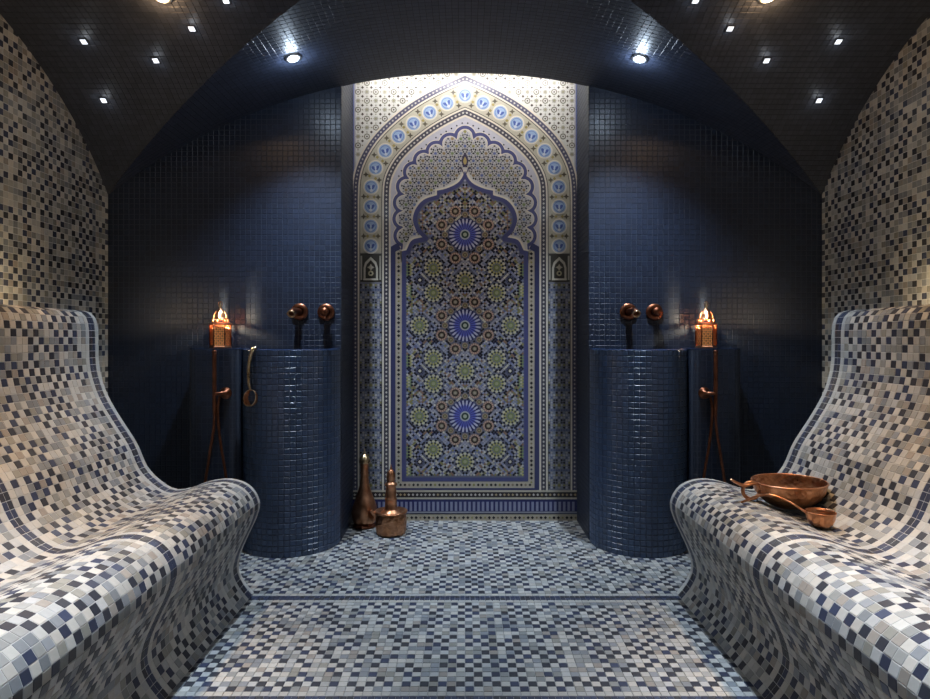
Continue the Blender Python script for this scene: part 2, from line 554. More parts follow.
# tiles of barrel A
a0, a1, b0, b1, i, j = grid(-tA, tA, YC - HB, YB)
def clampA(s, t, ins):
    x = RA * np.sin(s / RA); l = lim_y(x) + ins
    mid = np.where(t.mean(1, keepdims=True) > YC, 1.0, -1.0)
    d = np.maximum((t - YC) * mid, l)
    return s, YC + mid * np.minimum(d, HB + 0.001)
xm = RA * np.sin((a0 + a1) / 2 / RA)
keep = np.maximum(np.abs(b0 - YC), np.abs(b1 - YC)) > np.minimum(lim_y(RA * np.sin(a0 / RA)), lim_y(RA * np.sin(a1 / RA))) + 0.004
a0, a1, b0, b1 = a0[keep], a1[keep], b0[keep], b1[keep]
TV = tile_verts(mapA, a0, a1, b0, b1, clampf=clampA, tilt=0.00006)
CEILC = (0.040, 0.045, 0.060)
place_tiles(ceiling, TV, navy_colors(len(TV), (0.030, 0.038, 0.064)), M_CEIL, flip=True)
# tiles of barrel B
a0, a1, b0, b1, i, j = grid(-XW, XW, -tB, tB)
def clampB(s, t, ins):
    y = YC + RB * np.sin(t / RB); l = lim_x(y) + ins
    mid = np.where(s.mean(1, keepdims=True) > 0, 1.0, -1.0)
    return mid * np.maximum(s * mid, l), t
keep = np.maximum(np.abs(a0), np.abs(a1)) > np.minimum(lim_x(YC + RB * np.sin(b0 / RB)), lim_x(YC + RB * np.sin(b1 / RB))) + 0.004
a0, a1, b0, b1 = a0[keep], a1[keep], b0[keep], b1[keep]
TV = tile_verts(mapB, a0, a1, b0, b1, clampf=clampB, tilt=0.00006)
place_tiles(ceiling, TV, navy_colors(len(TV), CEILC), M_CEIL, flip=True)

# ================================================================== BENCHES
PROF = [(1.676, 1.038), (1.62, 1.045), (1.52, 1.056), (1.445, 1.060), (1.405, 1.052), (1.383, 1.028), (1.375, .985), (1.374, .925),
        (1.372, .865), (1.362, .81), (1.335, .736), (1.286, .652), (1.230, .565), (1.190, .482), (1.142, .4305), (1.085, .3975), (1.025, .402),
        (.943, .427), (.873, .436), (.814, .422), (.777, .391), (.758, .343), (.772, .288), (.802, .224), (.829, .160), (.838, .103),
        (.826, .046), (.789, .0)]
PROF = [(x + (.010 if .74 < x < .95 and z > .1 else 0), z - (.005 if x < 1.2 and z > .1 else 0)) for x, z in PROF]
cp = catmull(PROF, 12)
seg = np.linalg.norm(np.diff(cp, axis=0), axis=1); arc = np.concatenate([[0], np.cumsum(seg)])
LEN = arc[-1]
def prof_at(s):
    s = np.clip(s, 0, LEN)
    x = np.interp(s, arc, cp[:, 0]); z = np.interp(s, arc, cp[:, 1])
    e = 0.004
    dx = np.interp(np.clip(s + e, 0, LEN), arc, cp[:, 0]) - np.interp(np.clip(s - e, 0, LEN), arc, cp[:, 0])
    dz = np.interp(np.clip(s + e, 0, LEN), arc, cp[:, 1]) - np.interp(np.clip(s - e, 0, LEN), arc, cp[:, 1])
    l = np.hypot(dx, dz)
    return x, z, dz / l, -dx / l        # normal points up / into the room
_seat = [(px, pz) for px, pz in cp if 0.79 < px < 1.3]
def seat_z(x):
    q = sorted(_seat)
    return float(np.interp(x, [p[0] for p in q], [p[1] for p in q]))

def bench(sx):
    name = 'heated_bench'
    lab = ('wavy mosaic tiled lounging bench with nothing lying on it' if sx < 0 else 'wavy mosaic tiled lounging bench holding the copper bowl and dipper')
    root = empty(name, (sx * 1.2, 0, 0), lab, 'bench', 'mosaic lounging benches')
    off = np.array([sx * 1.2, 0, 0])
    # core body
    y0, y1 = -0.6, Y_END
    ks = np.linspace(0, LEN - 0.003, int(LEN / PIT) + 1)
    P = list(zip(*prof_at(ks)[:2]))
    n = len(P)
    V = [(sx * x, y, z) for y in (y0, y1) for x, z in P] + [(sx * 1.676, y0, 0), (sx * 1.676, y1, 0)]
    F = [(k, k + 1, n + k + 1, n + k) for k in range(n - 1)]
    # end caps as strips towards the wall
    c0 = 2 * n; c1 = 2 * n + 1
    for k in range(n - 1):
        F.append((k + 1, k, c0)); F.append((n + k, n + k + 1, c1))
    V = [tuple(np.array(p) - off) for p in V]
    mesh_obj('bench_core', V, F, M_GROUT, root)
    def bmap(s, t):
        x, z, nx_, nz_ = prof_at(s)
        return np.stack([sx * x, t, z], -1) - off, np.stack([sx * -nx_ * -1, 0 * x, nz_], -1)
    ns = int(LEN / PIT); es = np.linspace(0, LEN - 0.003, ns + 1)
    S0 = []; S1 = []; T0 = []; T1 = []; I = []; J = []; K = []
    for j, (r0, r1, kd) in enumerate(ROWS):
        S0.append(es[:-1]); S1.append(es[1:]); T0.append(np.full(ns, r0)); T1.append(np.full(ns, r1))
        I.append(np.arange(ns)); J.append(np.full(ns, j)); K += [kd] * ns
    S0, S1, T0, T1, I, J = (np.concatenate(q) for q in (S0, S1, T0, T1, I, J)); K = np.array(K)
    C = mosaic_colors(I, J, 0.58, 0.62)
    C[K == 'L'] = LIGHTS[rng.integers(0, 4, (K == 'L').sum())]
    C[K == 'D'] = DARKS[rng.integers(0, 3, (K == 'D').sum())]
    TV = tile_verts(bmap, S0, S1, T0, T1, tilt=0.00010)
    sm = (S0 + S1) / 2
    x, z, nx_, nz_ = prof_at(sm)
    N = np.stack([sx * nx_, 0 * x, nz_], -1)
    # selection works in world space
    n_all = len(TV); a = screen_area(TV + off)
    c = (TV[:, 8:12].mean(1) + off) - np.array([0, 0, CH])
    a = np.where((c * N).sum(1) < 0, a, 0)
    idx = np.argsort(-a)[:300]; pick = np.zeros(n_all, bool); pick[idx] = True
    for k in idx:
        base = TV[k, 0:4].mean(0)
        link('tile', tiles_to_mesh('tile', TV[k:k + 1] - base, C[k:k + 1], sx > 0), M_TILE, root, Vector(base.tolist()))
    o = link('tile_field', tiles_to_mesh('tile_field', TV[~pick], C[~pick], sx > 0), M_TILE, root)
    o['kind'] = 'stuff'
    return root
bench(-1); bench(1)

# ================================================================== COLUMNS AND PIERS
def column(sx):
    xc, yc, r, h = sx * 0.814, 2.945, 0.2235, 0.906
    lab = ('half round navy mosaic wash column beside the hanging ladle and copper jug' if sx < 0
           else 'half round navy mosaic wash column with bare floor beside it')
    root = empty('wash_column', (xc, yc, 0), lab, 'column', 'navy wash columns beside the niche')
    yb = YB - yc - 0.001
    # core : half cylinder with hollowed basin top
    n = 48; V = []; F = []
    ang = [math.pi + math.pi * k / n for k in range(n + 1)]
    path = [(-r, yb)] + [(r * math.cos(a), r * math.sin(a)) for a in ang] + [(r, yb)]
    m = len(path)
    V = [(x, y, 0) for x, y in path] + [(x, y, h) for x, y in path]
    F = [(k, k + 1, m + k + 1, m + k) for k in range(m - 1)]
    core = mesh_obj('column_core', V, F, M_DGROUT, root)
    rings = [(r + .003, h), (r - .004, h + .004), (r - .03, h + .004), (r - .045, h - .004), (r - .06, h - .05), (r - .12, h - .11), (0.0, h - .125)]
    V = []; F = []
    for (rr, z) in rings:
        for k in range(n + 1):
            V.append((rr * math.cos(ang[k]), rr * math.sin(ang[k]), z))
    for i in range(len(rings) - 1):
        for k in range(n):
            F.append((i * (n + 1) + k, i * (n + 1) + k + 1, (i + 1) * (n + 1) + k + 1, (i + 1) * (n + 1) + k))
    b = len(V); V += [(-r, 0, h + .004), (r, 0, h + .004), (r, yb, h + .004), (-r, yb, h + .004)]; F.append((b, b + 1, b + 2, b + 3))
    mesh_obj('basin', V, F, plain_mat('basin_navy', (0.015, 0.028, 0.07), 0.25), root, smooth=True)
    L = math.pi * r
    def cmap(s, t):
        a = math.pi + s / r
        N = np.stack([np.cos(a), np.sin(a), 0 * a], -1)
        return N * r + np.stack([0 * s, 0 * s, t], -1), N
    s0, s1, t0, t1, i, j = grid(0, L, 0.0, h)
    TV = tile_verts(cmap, s0, s1, t0, t1, tilt=0.0001, bev=0.0026, h=0.0034)
    o = link('tile_field', tiles_to_mesh('tile_field', TV, navy_colors(len(TV), (0.032, 0.064, 0.138))), M_COLT, root); o['kind'] = 'stuff'
column(-1); column(1)

def pier(sx):
    xc, w2, d, h, rc = sx * 1.120, 0.114, 0.20, 0.910, 0.035
    lab = ('narrow navy mosaic pier under the lantern, beside the hanging ladle' if sx < 0
           else 'narrow navy mosaic pier under the lantern, by the bench with the bowl')
    root = empty('lantern_pier', (xc, YB, 0), lab, 'pier', 'navy lantern piers')
    pts = [(-w2, -0.001)]
    for k in range(7):
        a = math.pi + (math.pi / 2) * k / 6; pts.append((-w2 + rc + rc * math.cos(a), -d + rc + rc * math.sin(a)))
    for k in range(7):
        a = 1.5 * math.pi + (math.pi / 2) * k / 6; pts.append((w2 - rc + rc * math.cos(a), -d + rc + rc * math.sin(a)))
    pts.append((w2, -0.001))
    P = np.array(pts); sg = np.linalg.norm(np.diff(P, axis=0), axis=1); ar = np.concatenate([[0], np.cumsum(sg)])
    m = len(P)
    V = [(x, y, 0) for x, y in pts] + [(x, y, h) for x, y in pts]
    F = [(k, k + 1, m + k + 1, m + k) for k in range(m - 1)] + [tuple(range(m, 2 * m))]
    mesh_obj('pier_core', V, F, M_DGROUT, root)
    top = mesh_obj('pier_top', [(x * 1.02, y, z) for z in (h - .002, h + .003) for x, y in pts],
                   [(k, k + 1, m + k + 1, m + k) for k in range(m - 1)] + [tuple(range(m, 2 * m))], plain_mat('pier_top_navy', (0.016, 0.03, 0.07), 0.25), root)
    def pmap(s, t):
        x = np.interp(s, ar, P[:, 0]); y = np.interp(s, ar, P[:, 1]); e = .004
        dx = np.interp(s + e, ar, P[:, 0]) - np.interp(s - e, ar, P[:, 0]); dy = np.interp(s + e, ar, P[:, 1]) - np.interp(s - e, ar, P[:, 1])
        l = np.hypot(dx, dy)
        return np.stack([x, y, t], -1), np.stack([dy / l, -dx / l, 0 * x], -1)
    s0, s1, t0, t1, i, j = grid(0.002, ar[-1] - .002, 0.0, h - .002)
    TV = tile_verts(pmap, s0, s1, t0, t1, tilt=0.0002, bev=0.0014)
    o = link('tile_field', tiles_to_mesh('tile_field', TV, navy_colors(len(TV))), M_NAVY, root); o['kind'] = 'stuff'
pier(-1); pier(1)

# ================================================================== ZELLIGE PANEL (drawn on the niche plane, local units = px of the elevation)
SP = FPX / YN                       # px per metre on the panel plane
def zp(a, vv, h=0.0):               # elevation point -> world
    return (a / SP, YN - 0.004 - h, CH - (vv - HZ) / SP)
panel = empty('zellige_panel', (0, YN, 0), 'tall arched zellige mosaic panel with blue rosettes filling the niche', 'mosaic panel')
WHITE = (.72, .68, .60); LILAC = (.36, .37, .47); BLUE = (.05, .06, .20); NAVY = (.014, .018, .07); BLACK = (.012, .012, .018)
OLIVE = (.26, .25, .09); GREEN = (.20, .27, .13); TERRA = (.34, .17, .11); CREAM = (.66, .62, .50); SKY = (.28, .42, .72); GREY = (.30, .30, .30)
PINK = (.50, .36, .30); MBLUE = (.12, .15, .36)

WARMTH = np.array([1.05, 1.0, 0.92])      # the glazes lean to cream
class Pieces:
    def __init__(s): s.V = []; s.F = []; s.C = []
    def poly(s, pts, h, col, h0=None):
        """prism piece: pts in elevation px, top at height h (m) above the panel bed"""
        n = len(pts); b = len(s.V)
        ar = sum(pts[k][0] * pts[(k + 1) % n][1] - pts[(k + 1) % n][0] * pts[k][1] for k in range(n))
        if ar > 0: pts = pts[::-1]
        hb = max(0.0, h - 0.0012) if h0 is None else h0
        s.V += [zp(p[0], p[1], h) for p in pts] + [zp(p[0], p[1], hb) for p in pts]
        s.F.append(tuple(range(b, b + n))); s.C.append(col)
        for k in range(n):
            k2 = (k + 1) % n
            s.F.append((b + k2, b + k, b + n + k, b + n + k2)); s.C.append(col)
    def strip(s, A, B, h, col, step=1):
        for k in range(0, len(A) - 1):
            s.poly([A[k], A[k + 1], B[k + 1], B[k]], h, col)
    def disc(s, c, r, h, col, n=16, rot=0.0):
        s.poly([(c[0] + r * math.cos(rot + 2 * math.pi * k / n), c[1] + r * math.sin(rot + 2 * math.pi * k / n)) for k in range(n)], h, col)
    def ring(s, c, r0, r1, h, col, n=16):
        for k in range(n):
            a0 = 2 * math.pi * k / n; a1 = 2 * math.pi * (k + 1) / n
            s.poly([(c[0] + r * math.cos(a), c[1] + r * math.sin(a)) for r, a in ((r0, a0), (r1, a0), (r1, a1), (r0, a1))], h, col)
    def dia(s, c, r, h, col, rot=0.0, asp=1.0):
        q = [(r, 0), (0, r * asp), (-r, 0), (0, -r * asp)]
        cs, sn = math.cos(rot), math.sin(rot)
        s.poly([(c[0] + x * cs - y * sn, c[1] + x * sn + y * cs) for x, y in q], h, col)
    def star(s, c, r, r2, n, h, col, rot=0.0):
        s.poly([(c[0] + (r if k % 2 == 0 else r2) * math.cos(rot + math.pi * k / n), c[1] + (r if k % 2 == 0 else r2) * math.sin(rot + math.pi * k / n)) for k in range(2 * n)], h, col)
    def build(s, name, parent=panel, stuff=False, local=None):
        off = np.array(parent.location) if local is None else np.array(local)
        o = mesh_obj(name, np.array(s.V) - off, s.F, M_ZEL, parent, cols=np.array(s.C) * WARMTH)
        if local is not None:
            o.location = Vector((off - np.array(parent.location)).tolist())
        if stuff: o['kind'] = 'stuff'
        return o

def jit(col, v=0.15):
    k = random.uniform(1 - v, 1 + v); return tuple(c * k for c in col)
def inside(poly, x, y):
    r = False; n = len(poly); k = n - 1
    for i in range(n):
        xi, yi = poly[i]; xj, yj = poly[k]
        if (yi > y) != (yj > y) and x < (xj - xi) * (y - yi) / (yj - yi) + xi: r = not r
        k = i
    return r
def mirror(half):           # half listed from the apex down the left side (negative a); close it on the right
    return [(-x, y) for x, y in half[::-1] if x != 0] + [p for p in half]

# master arch, apex to springing to foot (left side, a<0)
AR = [tuple(p) for p in catmull([(0, 76), (-28, 88.5), (-54, 103.6), (-77, 122), (-94.4, 141), (-106, 161.6), (-111, 180), (-112, 200)], 6)]
AR[0] = (0.0, 76.0)
def offset(d, foot):
    P = np.array(AR + [(-112, 230), (-112, 300)], float)
    T = np.gradient(P, axis=0); T[0] = P[1] - P[0]; T[-1] = (0, 1); T /= np.linalg.norm(T, axis=1)[:, None]
    N = np.stack([T[:, 1], -T[:, 0]], 1)           # towards the inside (right/down)
    Q = P + N * d
    ok = Q[:, 0] <= 0
    Q = Q[ok]
    # apex by mitre
    ca = math.cos(math.atan2(T[0][1], -T[0][0]))
    apex = (0.0, 76.0 + d / ca)
    Q = [apex] + [tuple(q) for q in Q if q[1] > apex[1] + 0.2]
    # trim self crossings
    R = [Q[0]]
    for q in Q[1:]:
        if q[0] < R[-1][0] + 1e-6 and q[1] > R[-1][1] - 1e-6: R.append(q)
    R = [r for r in R if r[1] < foot] + [(-112 + d, foot)]
    return R
def resample(L, n):
    L = np.array(L); sg = np.linalg.norm(np.diff(L, axis=0), axis=1); a = np.concatenate([[0], np.cumsum(sg)])
    t = np.linspace(0, a[-1], n)
    return [(float(np.interp(q, a, L[:, 0])), float(np.interp(q, a, L[:, 1]))) for q in t]
def along(L, step):
    L = np.array(L); sg = np.linalg.norm(np.diff(L, axis=0), axis=1); a = np.concatenate([[0], np.cumsum(sg)])
    out = []
    q = step / 2
    while q < a[-1]:
        x = float(np.interp(q, a, L[:, 0])); y = float(np.interp(q, a, L[:, 1]))
        x2 = float(np.interp(q + .5, a, L[:, 0])); y2 = float(np.interp(q + .5, a, L[:, 1]))
        out.append((x, y, math.atan2(y2 - y, x2 - x))); q += step
    return out
def band(pc, d0, d1, h, col, foot, n=70):
    A = resample(offset(d0, foot), n); B = resample(offset(d1, foot), n)
    pc.strip(A, B, h, col); pc.strip([(-x, y) for x, y in A], [(-x, y) for x, y in B], h, col)

# bed
pc = Pieces()
pc.poly([(-112, 20), (112, 20), (112, 523), (-112, 523)], 0.0002, (.30, .29, .27), h0=-0.004)
pc.build('bed')

# spandrels: cream field with ring and dot pieces
OUT = offset(-1.4, 300)
arch_poly = mirror(OUT)
pc = Pieces()
top = [(-112, 20), (112, 20)]
pc.poly([(-111, 20), (-1e-3, 20), (-1e-3, 74)] + [p for p in OUT[1:] if p[0] > -111] + [(-111, 175)], 0.0010, (.66, .67, .67))
pc.poly([(111, 20), (1e-3, 20), (1e-3, 74)] + [(-p[0], p[1]) for p in OUT[1:] if p[0] > -111] + [(111, 175)], 0.0010, (.66, .67, .67))
for i in range(-28, 29):
    for j in range(-3, 40):
        x = i * 4.45; y = 30 + j * 4.45
        if abs(x) > 107 or y > 176 or y < 22: continue
        if inside(arch_poly, x, y + 2.6) or inside(arch_poly, x + 2, y) or inside(arch_poly, x - 2, y): continue
        if i % 2 == 0 and j % 2 == 0:
            if (i // 2 + j // 2) % 2: pc.ring((x, y), 2.0, 3.2, 0.0018, jit((.20, .19, .15)), 8); pc.disc((x, y), 1.0, 0.0018, jit((.10, .08, .06)), 6)
            else: pc.star((x, y), 2.9, 1.6, 8, 0.0018, jit((.36, .35, .30))); pc.dia((x, y), 0.7, .0024, jit(OLIVE))
        elif i % 2 and j % 2: pc.dia((x, y), 1.5, 0.0018, jit((.065, .048, .035)))
        else: pc.dia((x, y), 0.85, 0.0018, jit((.22, .20, .15)))
pc.build('spandrel_field', stuff=True)

# slim blue edge strips beside the field
for sx in (-1, 1):
    pc = Pieces()
    pc.poly([(sx * 112, 20), (sx * 110.6, 20), (sx * 110.6, 176), (sx * 112, 176)], 0.0016, MBLUE)
    pc.poly([(sx * 110.4, 20), (sx * 109.4, 20), (sx * 109.4, 176), (sx * 110.4, 176)], 0.0016, LILAC)
    pc.build('edge_strip')

# arch mouldings (white fillets and beads)
FOOT = 499
def moulding(name, rows, beads, foot):
    pc = Pieces()
    for d0, d1, h, col in rows: band(pc, d0, d1, h, col, foot)
    o = pc.build(name)
    pb = Pieces()
    for d, step, r, h, col in beads:
        for (x, y, a) in along(offset(d, foot), step):
            pb.dia((x, y), r, h, col, a, 0.8); pb.dia((-x, y), r, h, col, -a, 0.8)
    b = pb.build('bead_row', stuff=True); b.parent = o
    return o
moulding('outer_arch_moulding', [(-1.4, 0.2, .0032, WHITE), (0.3, 4.9, .0020, (.085, .085, .15)), (5.0, 6.6, .0032, WHITE), (6.6, 7.4, .0024, (.10, .09, .08))],
         [(2.6, 4.1, 1.25, .0030, (.52, .51, .50))], FOOT)
moulding('inner_arch_moulding', [(28.6, 29.4, .0024, (.08, .08, .08)), (29.4, 31.0, .0032, WHITE), (31.0, 36.0, .0020, (.065, .062, .09)), (36.0, 37.8, .0032, WHITE)],
         [(33.5, 4.1, 1.35, .0030, (.60, .59, .56))], FOOT)

# floral band in the arch, pale ground; medallions as single pieces
pc = Pieces()
A = resample([p for p in offset(7.4, 253)], 60); B = resample([p for p in offset(28.6, 253)], 60)
pc.strip(A, B, .0014, (.50, .48, .40)); pc.strip([(-x, y) for x, y in A], [(-x, y) for x, y in B], .0014, (.50, .48, .40))
pc.build('floral_band')
mid = offset(18.0, 253)
L = np.array(mid); sg = np.linalg.norm(np.diff(L, axis=0), axis=1); a_ = np.concatenate([[0], np.cumsum(sg)])
NM = 10
stepm = a_[-1] / (NM + 0.35)
meds = []
for k in range(NM + 1):
    q = k * stepm
    x = float(np.interp(q, a_, L[:, 0])); y = float(np.interp(q, a_, L[:, 1]))
    x2 = float(np.interp(q + 1, a_, L[:, 0])); y2 = float(np.interp(q + 1, a_, L[:, 1]))
    meds.append((x, y, math.atan2(y2 - y, x2 - x)))
def medallion_mesh():
    p = Pieces()
    p.ring((0, 0), 6.6, 7.9, .0034, WHITE, 20); p.disc((0, 0), 6.6, .0024, (.33, .46, .70), 20)
    for rot in (-0.75, 0, 0.75):
        pts = []
        for k in range(12):
            t = 2 * math.pi * k / 12
            k_ = 0.62 if rot == 0 else 1.0; lx, ly = 1.5 * k_ * math.sin(t), -1.9 - 3.4 * k_ * math.cos(t)
            pts.append((lx * math.cos(rot) - ly * math.sin(rot), 2.0 + lx * math.sin(rot) + ly * math.cos(rot)))
        p.poly(pts, .0036 + .0003 * (rot == 0), (.50, .62, .82) if rot == 0 else (.07, .12, .40))
    p.disc((0, 3.6), 1.6, .0042, (.60, .66, .78), 8)
    p.ring((0, 0), 4.9, 5.4, .0034, (.10, .17, .45), 16)
    me = bpy.data.meshes.new('medallion')
    o = zp(0, 0)
    me.from_pydata([(x - o[0], y - o[1], z - o[2]) for x, y, z in p.V], [], p.F)
    a = me.attributes.new('col', 'FLOAT_COLOR', 'FACE'); c = np.ones((len(p.F), 4), np.float32); c[:, :3] = np.array(p.C) * WARMTH
    a.data.foreach_set('color', c.ravel()); me.materials.append(M_ZEL)
    return me
mm = medallion_mesh()
pl = Vector(panel.location)
pc = Pieces()
for k, (x, y, ang) in enumerate(meds):
    for sx in ((1,) if k == 0 else (1, -1)):
        o = link('medallion', mm, None, panel, Vector(zp(sx * x, y)) - pl)
        lean = 0.0 if k == 0 else (math.pi / 2 - (math.pi - ang) if False else 0)
        o.rotation_euler = (0, sx * -(0.0 if k == 0 else max(0.0, (1 - k / 8)) * 0.55), 0)
    # corner fillings between medallions
    q = (k + 0.5) * stepm
    if q < a_[-1]:
        mx_ = float(np.interp(q, a_, L[:, 0])); my = float(np.interp(q, a_, L[:, 1]))
        nx_, ny_ = -math.sin(meds[k][2]), math.cos(meds[k][2])
        for e in (-7.2, 7.2):
            for sx in (1, -1):
                pc.star((sx * (mx_ + nx_ * e), my + ny_ * e), 3.0, 1.3, 4, .0028, jit((.10, .085, .06)))
                pc.dia((sx * (mx_ + nx_ * e * .45), my + ny_ * e * .45), 1.7, .0028, jit((.34, .28, .10)))
pc.build('floral_filling', stuff=True)

# capitals at the arch springing
for sx in (-1, 1):
    pc = Pieces(); c = -94 * sx * -1
    pc.poly([(c - 10.4, 254), (c + 10.4, 254), (c + 10.4, 282), (c - 10.4, 282)], .0018, (.055, .052, .045))
    for (x0, x1) in ((-10.2, -8.6), (8.6, 10.2)): pc.poly([(c + x0, 256), (c + x1, 256), (c + x1, 280), (c + x0, 280)], .0040, (.42, .41, .37))
    ap = [(-7.2, 280), (-7.2, 268), (-5.6, 262.5), (0, 257), (5.6, 262.5), (7.2, 268), (7.2, 280)]
    ip = [(-5.2, 280), (-5.2, 268.5), (-4, 264.5), (0, 260.2), (4, 264.5), (5.2, 268.5), (5.2, 280)]
    pc.strip([(c + x, y) for x, y in ap], [(c + x, y) for x, y in ip], .0050, (.52, .50, .44))
    pc.poly([(c - 7.4, 278.6), (c + 7.4, 278.6), (c + 7.4, 280.4), (c - 7.4, 280.4)], .0054, (.55, .53, .46))
    pc.star((c, 267.5), 3.6, 1.8, 4, .0040, (.46, .43, .36)); pc.disc((c, 273.5), 2.7, .0042, (.46, .43, .30), 10); pc.disc((c, 273.5), 1.2, .0050, BLACK, 8)
    pc.build('capital')
    # jamb mosaic under the capital
    pc = Pieces()
    pc.poly([(c - 10.6, 282.4), (c + 10.6, 282.4), (c + 10.6, 490), (c - 10.6, 490)], .0010, (.20, .21, .28))
    pj = Pieces()
    for i in range(-4, 5):
        for j in range(0, 82):
            x = i * 2.5; y = 285 + j * 2.5
            if y > 487.5: continue
            k = (abs(i) * 7 + (j % 8) * 3 + (abs(i) * (j % 8))) % 9
            if abs(i) == 0 and j % 8 == 0: pj.star((c + x, y), 2.4, 1.1, 8, .0024, jit(OLIVE)); continue
            col = [LILAC, BLACK, (.20, .25, .34), (.36, .36, .36), BLACK, OLIVE, (.10, .13, .25), (.45, .45, .47), (.06, .07, .10)][k]
            pj.dia((c + x, y), 1.3, .0018, jit(col))
    o = pc.build('jamb_panel'); b = pj.build('jamb_mosaic', stuff=True); b.parent = o

# pale inner spandrel and scalloped band
INN = offset(37.8, 300)
pc = Pieces()
pc.poly([(-1e-3, INN[0][1])] + [p for p in INN[1:] if p[1] < 251] + [(-74, 251), (-1e-3, 251)], .0010, (.52, .52, .62))
pc.poly([(1e-3, INN[0][1])] + [(-p[0], p[1]) for p in INN[1:] if p[1] < 251] + [(74, 251), (1e-3, 251)], .0010, (.52, .52, .62))
pc.build('inner_spandrel')
LOB = [(0, 137), (-15, 144), (-28.5, 152), (-41, 161), (-51, 172.5), (-58, 187), (-61, 203), (-61.5, 219), (-60.5, 236)]
LOBS = LOB + [(-x, y) for x, y in LOB[1:]]
core_poly = [(-x, y) for x, y in LOB[::-1]] + LOB[1:] + [(-61, 250), (61, 250)]
core_poly = [(x, y) for x, y in LOB] ; core_poly = [(-x, y) for x, y in LOB[::-1] if x != 0] + LOB + [(-62, 250), (62, 250)]
def radial(c, r, grow, n=360):
    out = []
    for k in range(n):
        a = 2 * math.pi * k / n; dx, dy = math.cos(a), math.sin(a); best = 0
        for i in range(len(core_poly)):
            (x1, y1), (x2, y2) = core_poly[i], core_poly[(i + 1) % len(core_poly)]
            ex, ey = x2 - x1, y2 - y1; den = dx * ey - dy * ex
            if abs(den) < 1e-9: continue
            t = ((x1 - c[0]) * ey - (y1 - c[1]) * ex) / den; s_ = ((x1 - c[0]) * dy - (y1 - c[1]) * dx) / den
            if t > 0 and -1e-6 <= s_ <= 1 + 1e-6: best = max(best, t + grow)
        for (x, y) in LOBS:
            fx, fy = c[0] - x, c[1] - y; b = fx * dx + fy * dy; q = b * b - (fx * fx + fy * fy - r * r)
            if q > 0: best = max(best, -b + math.sqrt(q))
        px, py = c[0] + dx * best, c[1] + dy * best
        if py > 250.5 and dy > 0: t = (250.5 - c[1]) / dy; px, py = c[0] + dx * t, 250.5
        out.append((px, py))
    return out
scal_out = radial((0, 200), 11.0, 3.0); scal_in = radial((0, 200), 6.9, 0.0)
pc = Pieces()
pc.poly(radial((0, 200), 11.9, 3.8), .0016, WHITE)
pc.build('scallop_fillet')
pc = Pieces(); pc.poly(scal_out, .0026, (.075, .083, .22)); pc.build('scalloped_band')
pc = Pieces(); pc.poly(radial((0, 200), 7.7, 0.6), .0032, WHITE); pc.poly(scal_in, .0036, (.58, .58, .60)); pc.build('lattice_bed')
dots = Pieces()
for (x, y, a) in along(offset(42.5, 245), 6.0):
    for sx in (1, -1):
        if not inside(radial((0, 200), 12.4, 4, 120), sx * x, y): dots.dia((sx * x, y), 1.0, .0020, BLACK)
dots.build('spandrel_dots', stuff=True)

# ogee arch of the inner field
OG = [(0, 171), (-3.5, 179), (-9, 184.5), (-19, 189), (-28, 191), (-28, 195.5), (-41, 200), (-49, 209), (-52, 220), (-48.5, 231), (-42.5, 237.5), (-53, 240.5), (-58.5, 250.5), (-63, 251.5)]
OGI = [(0, 179), (-5, 186), (-12, 190.5), (-21, 193.8), (-25, 195), (-26, 199), (-38, 203), (-45, 211), (-47.7, 220), (-44.8, 229), (-36.5, 238), (-38, 241.5), (-51, 244.5), (-55, 254), (-59, 255)]
def sm(*parts):
    out = []
    for q in parts: out += [tuple(p) for p in (catmull(q, 5) if len(q) > 2 else q)]
    return out
OG = sm(OG[:5], OG[5:11], OG[10:13], OG[13:]); OG[0] = (0, 171)
OGI = sm(OGI[:5], OGI[5:11], OGI[11:14], OGI[14:]); OGI[0] = (0, 179)
ogee = mirror(OG) + [(-63, 481), (63, 481)]
ogee_in = mirror(OGI) + [(-59, 477), (59, 477)]
OGW = [(x * 1.0 - (1.6 if x < 0 else 0), y - 1.3) for x, y in OG]
ogee_w = mirror(OGW) + [(-64, 262), (64, 262)]
pc = Pieces(); pc.poly(ogee_w, .0044, WHITE); pc.poly(ogee, .0052, (.075, .083, .22)); pc.build('ogee_band')
pc = Pieces(); pc.poly(ogee_in, .0058, (.14, .15, .22)); pc.build('field_bed')
# finial above the ogee
pc = Pieces()
for s_, h, col in ((1.0, .0050, (.05, .04, .09)), (.55, .0058, (.50, .40, .16))):
    pts = [(0, 153)] + [(2.2, 157), (3.4, 161.5), (2.2, 166), (0, 168)]
    pts = [(x * s_, 162 + (y - 162) * s_) for x, y in pts]; pc.poly(pts + [(-x, y) for x, y in pts[-2:0:-1]], h, col)
for sx in (-1, 1):
    arcp = [(sx * (1.2 + 6 * t), 173 - 7.5 * math.sin(t * 2.4) + 2.5 * t) for t in np.linspace(0, 1, 7)]
    arcq = [(x + sx * 0.2, y + 2.0) for x, y in arcp]
    pc.strip(arcp, arcq, .0054, (.06, .05, .12))
pc.build('finial')

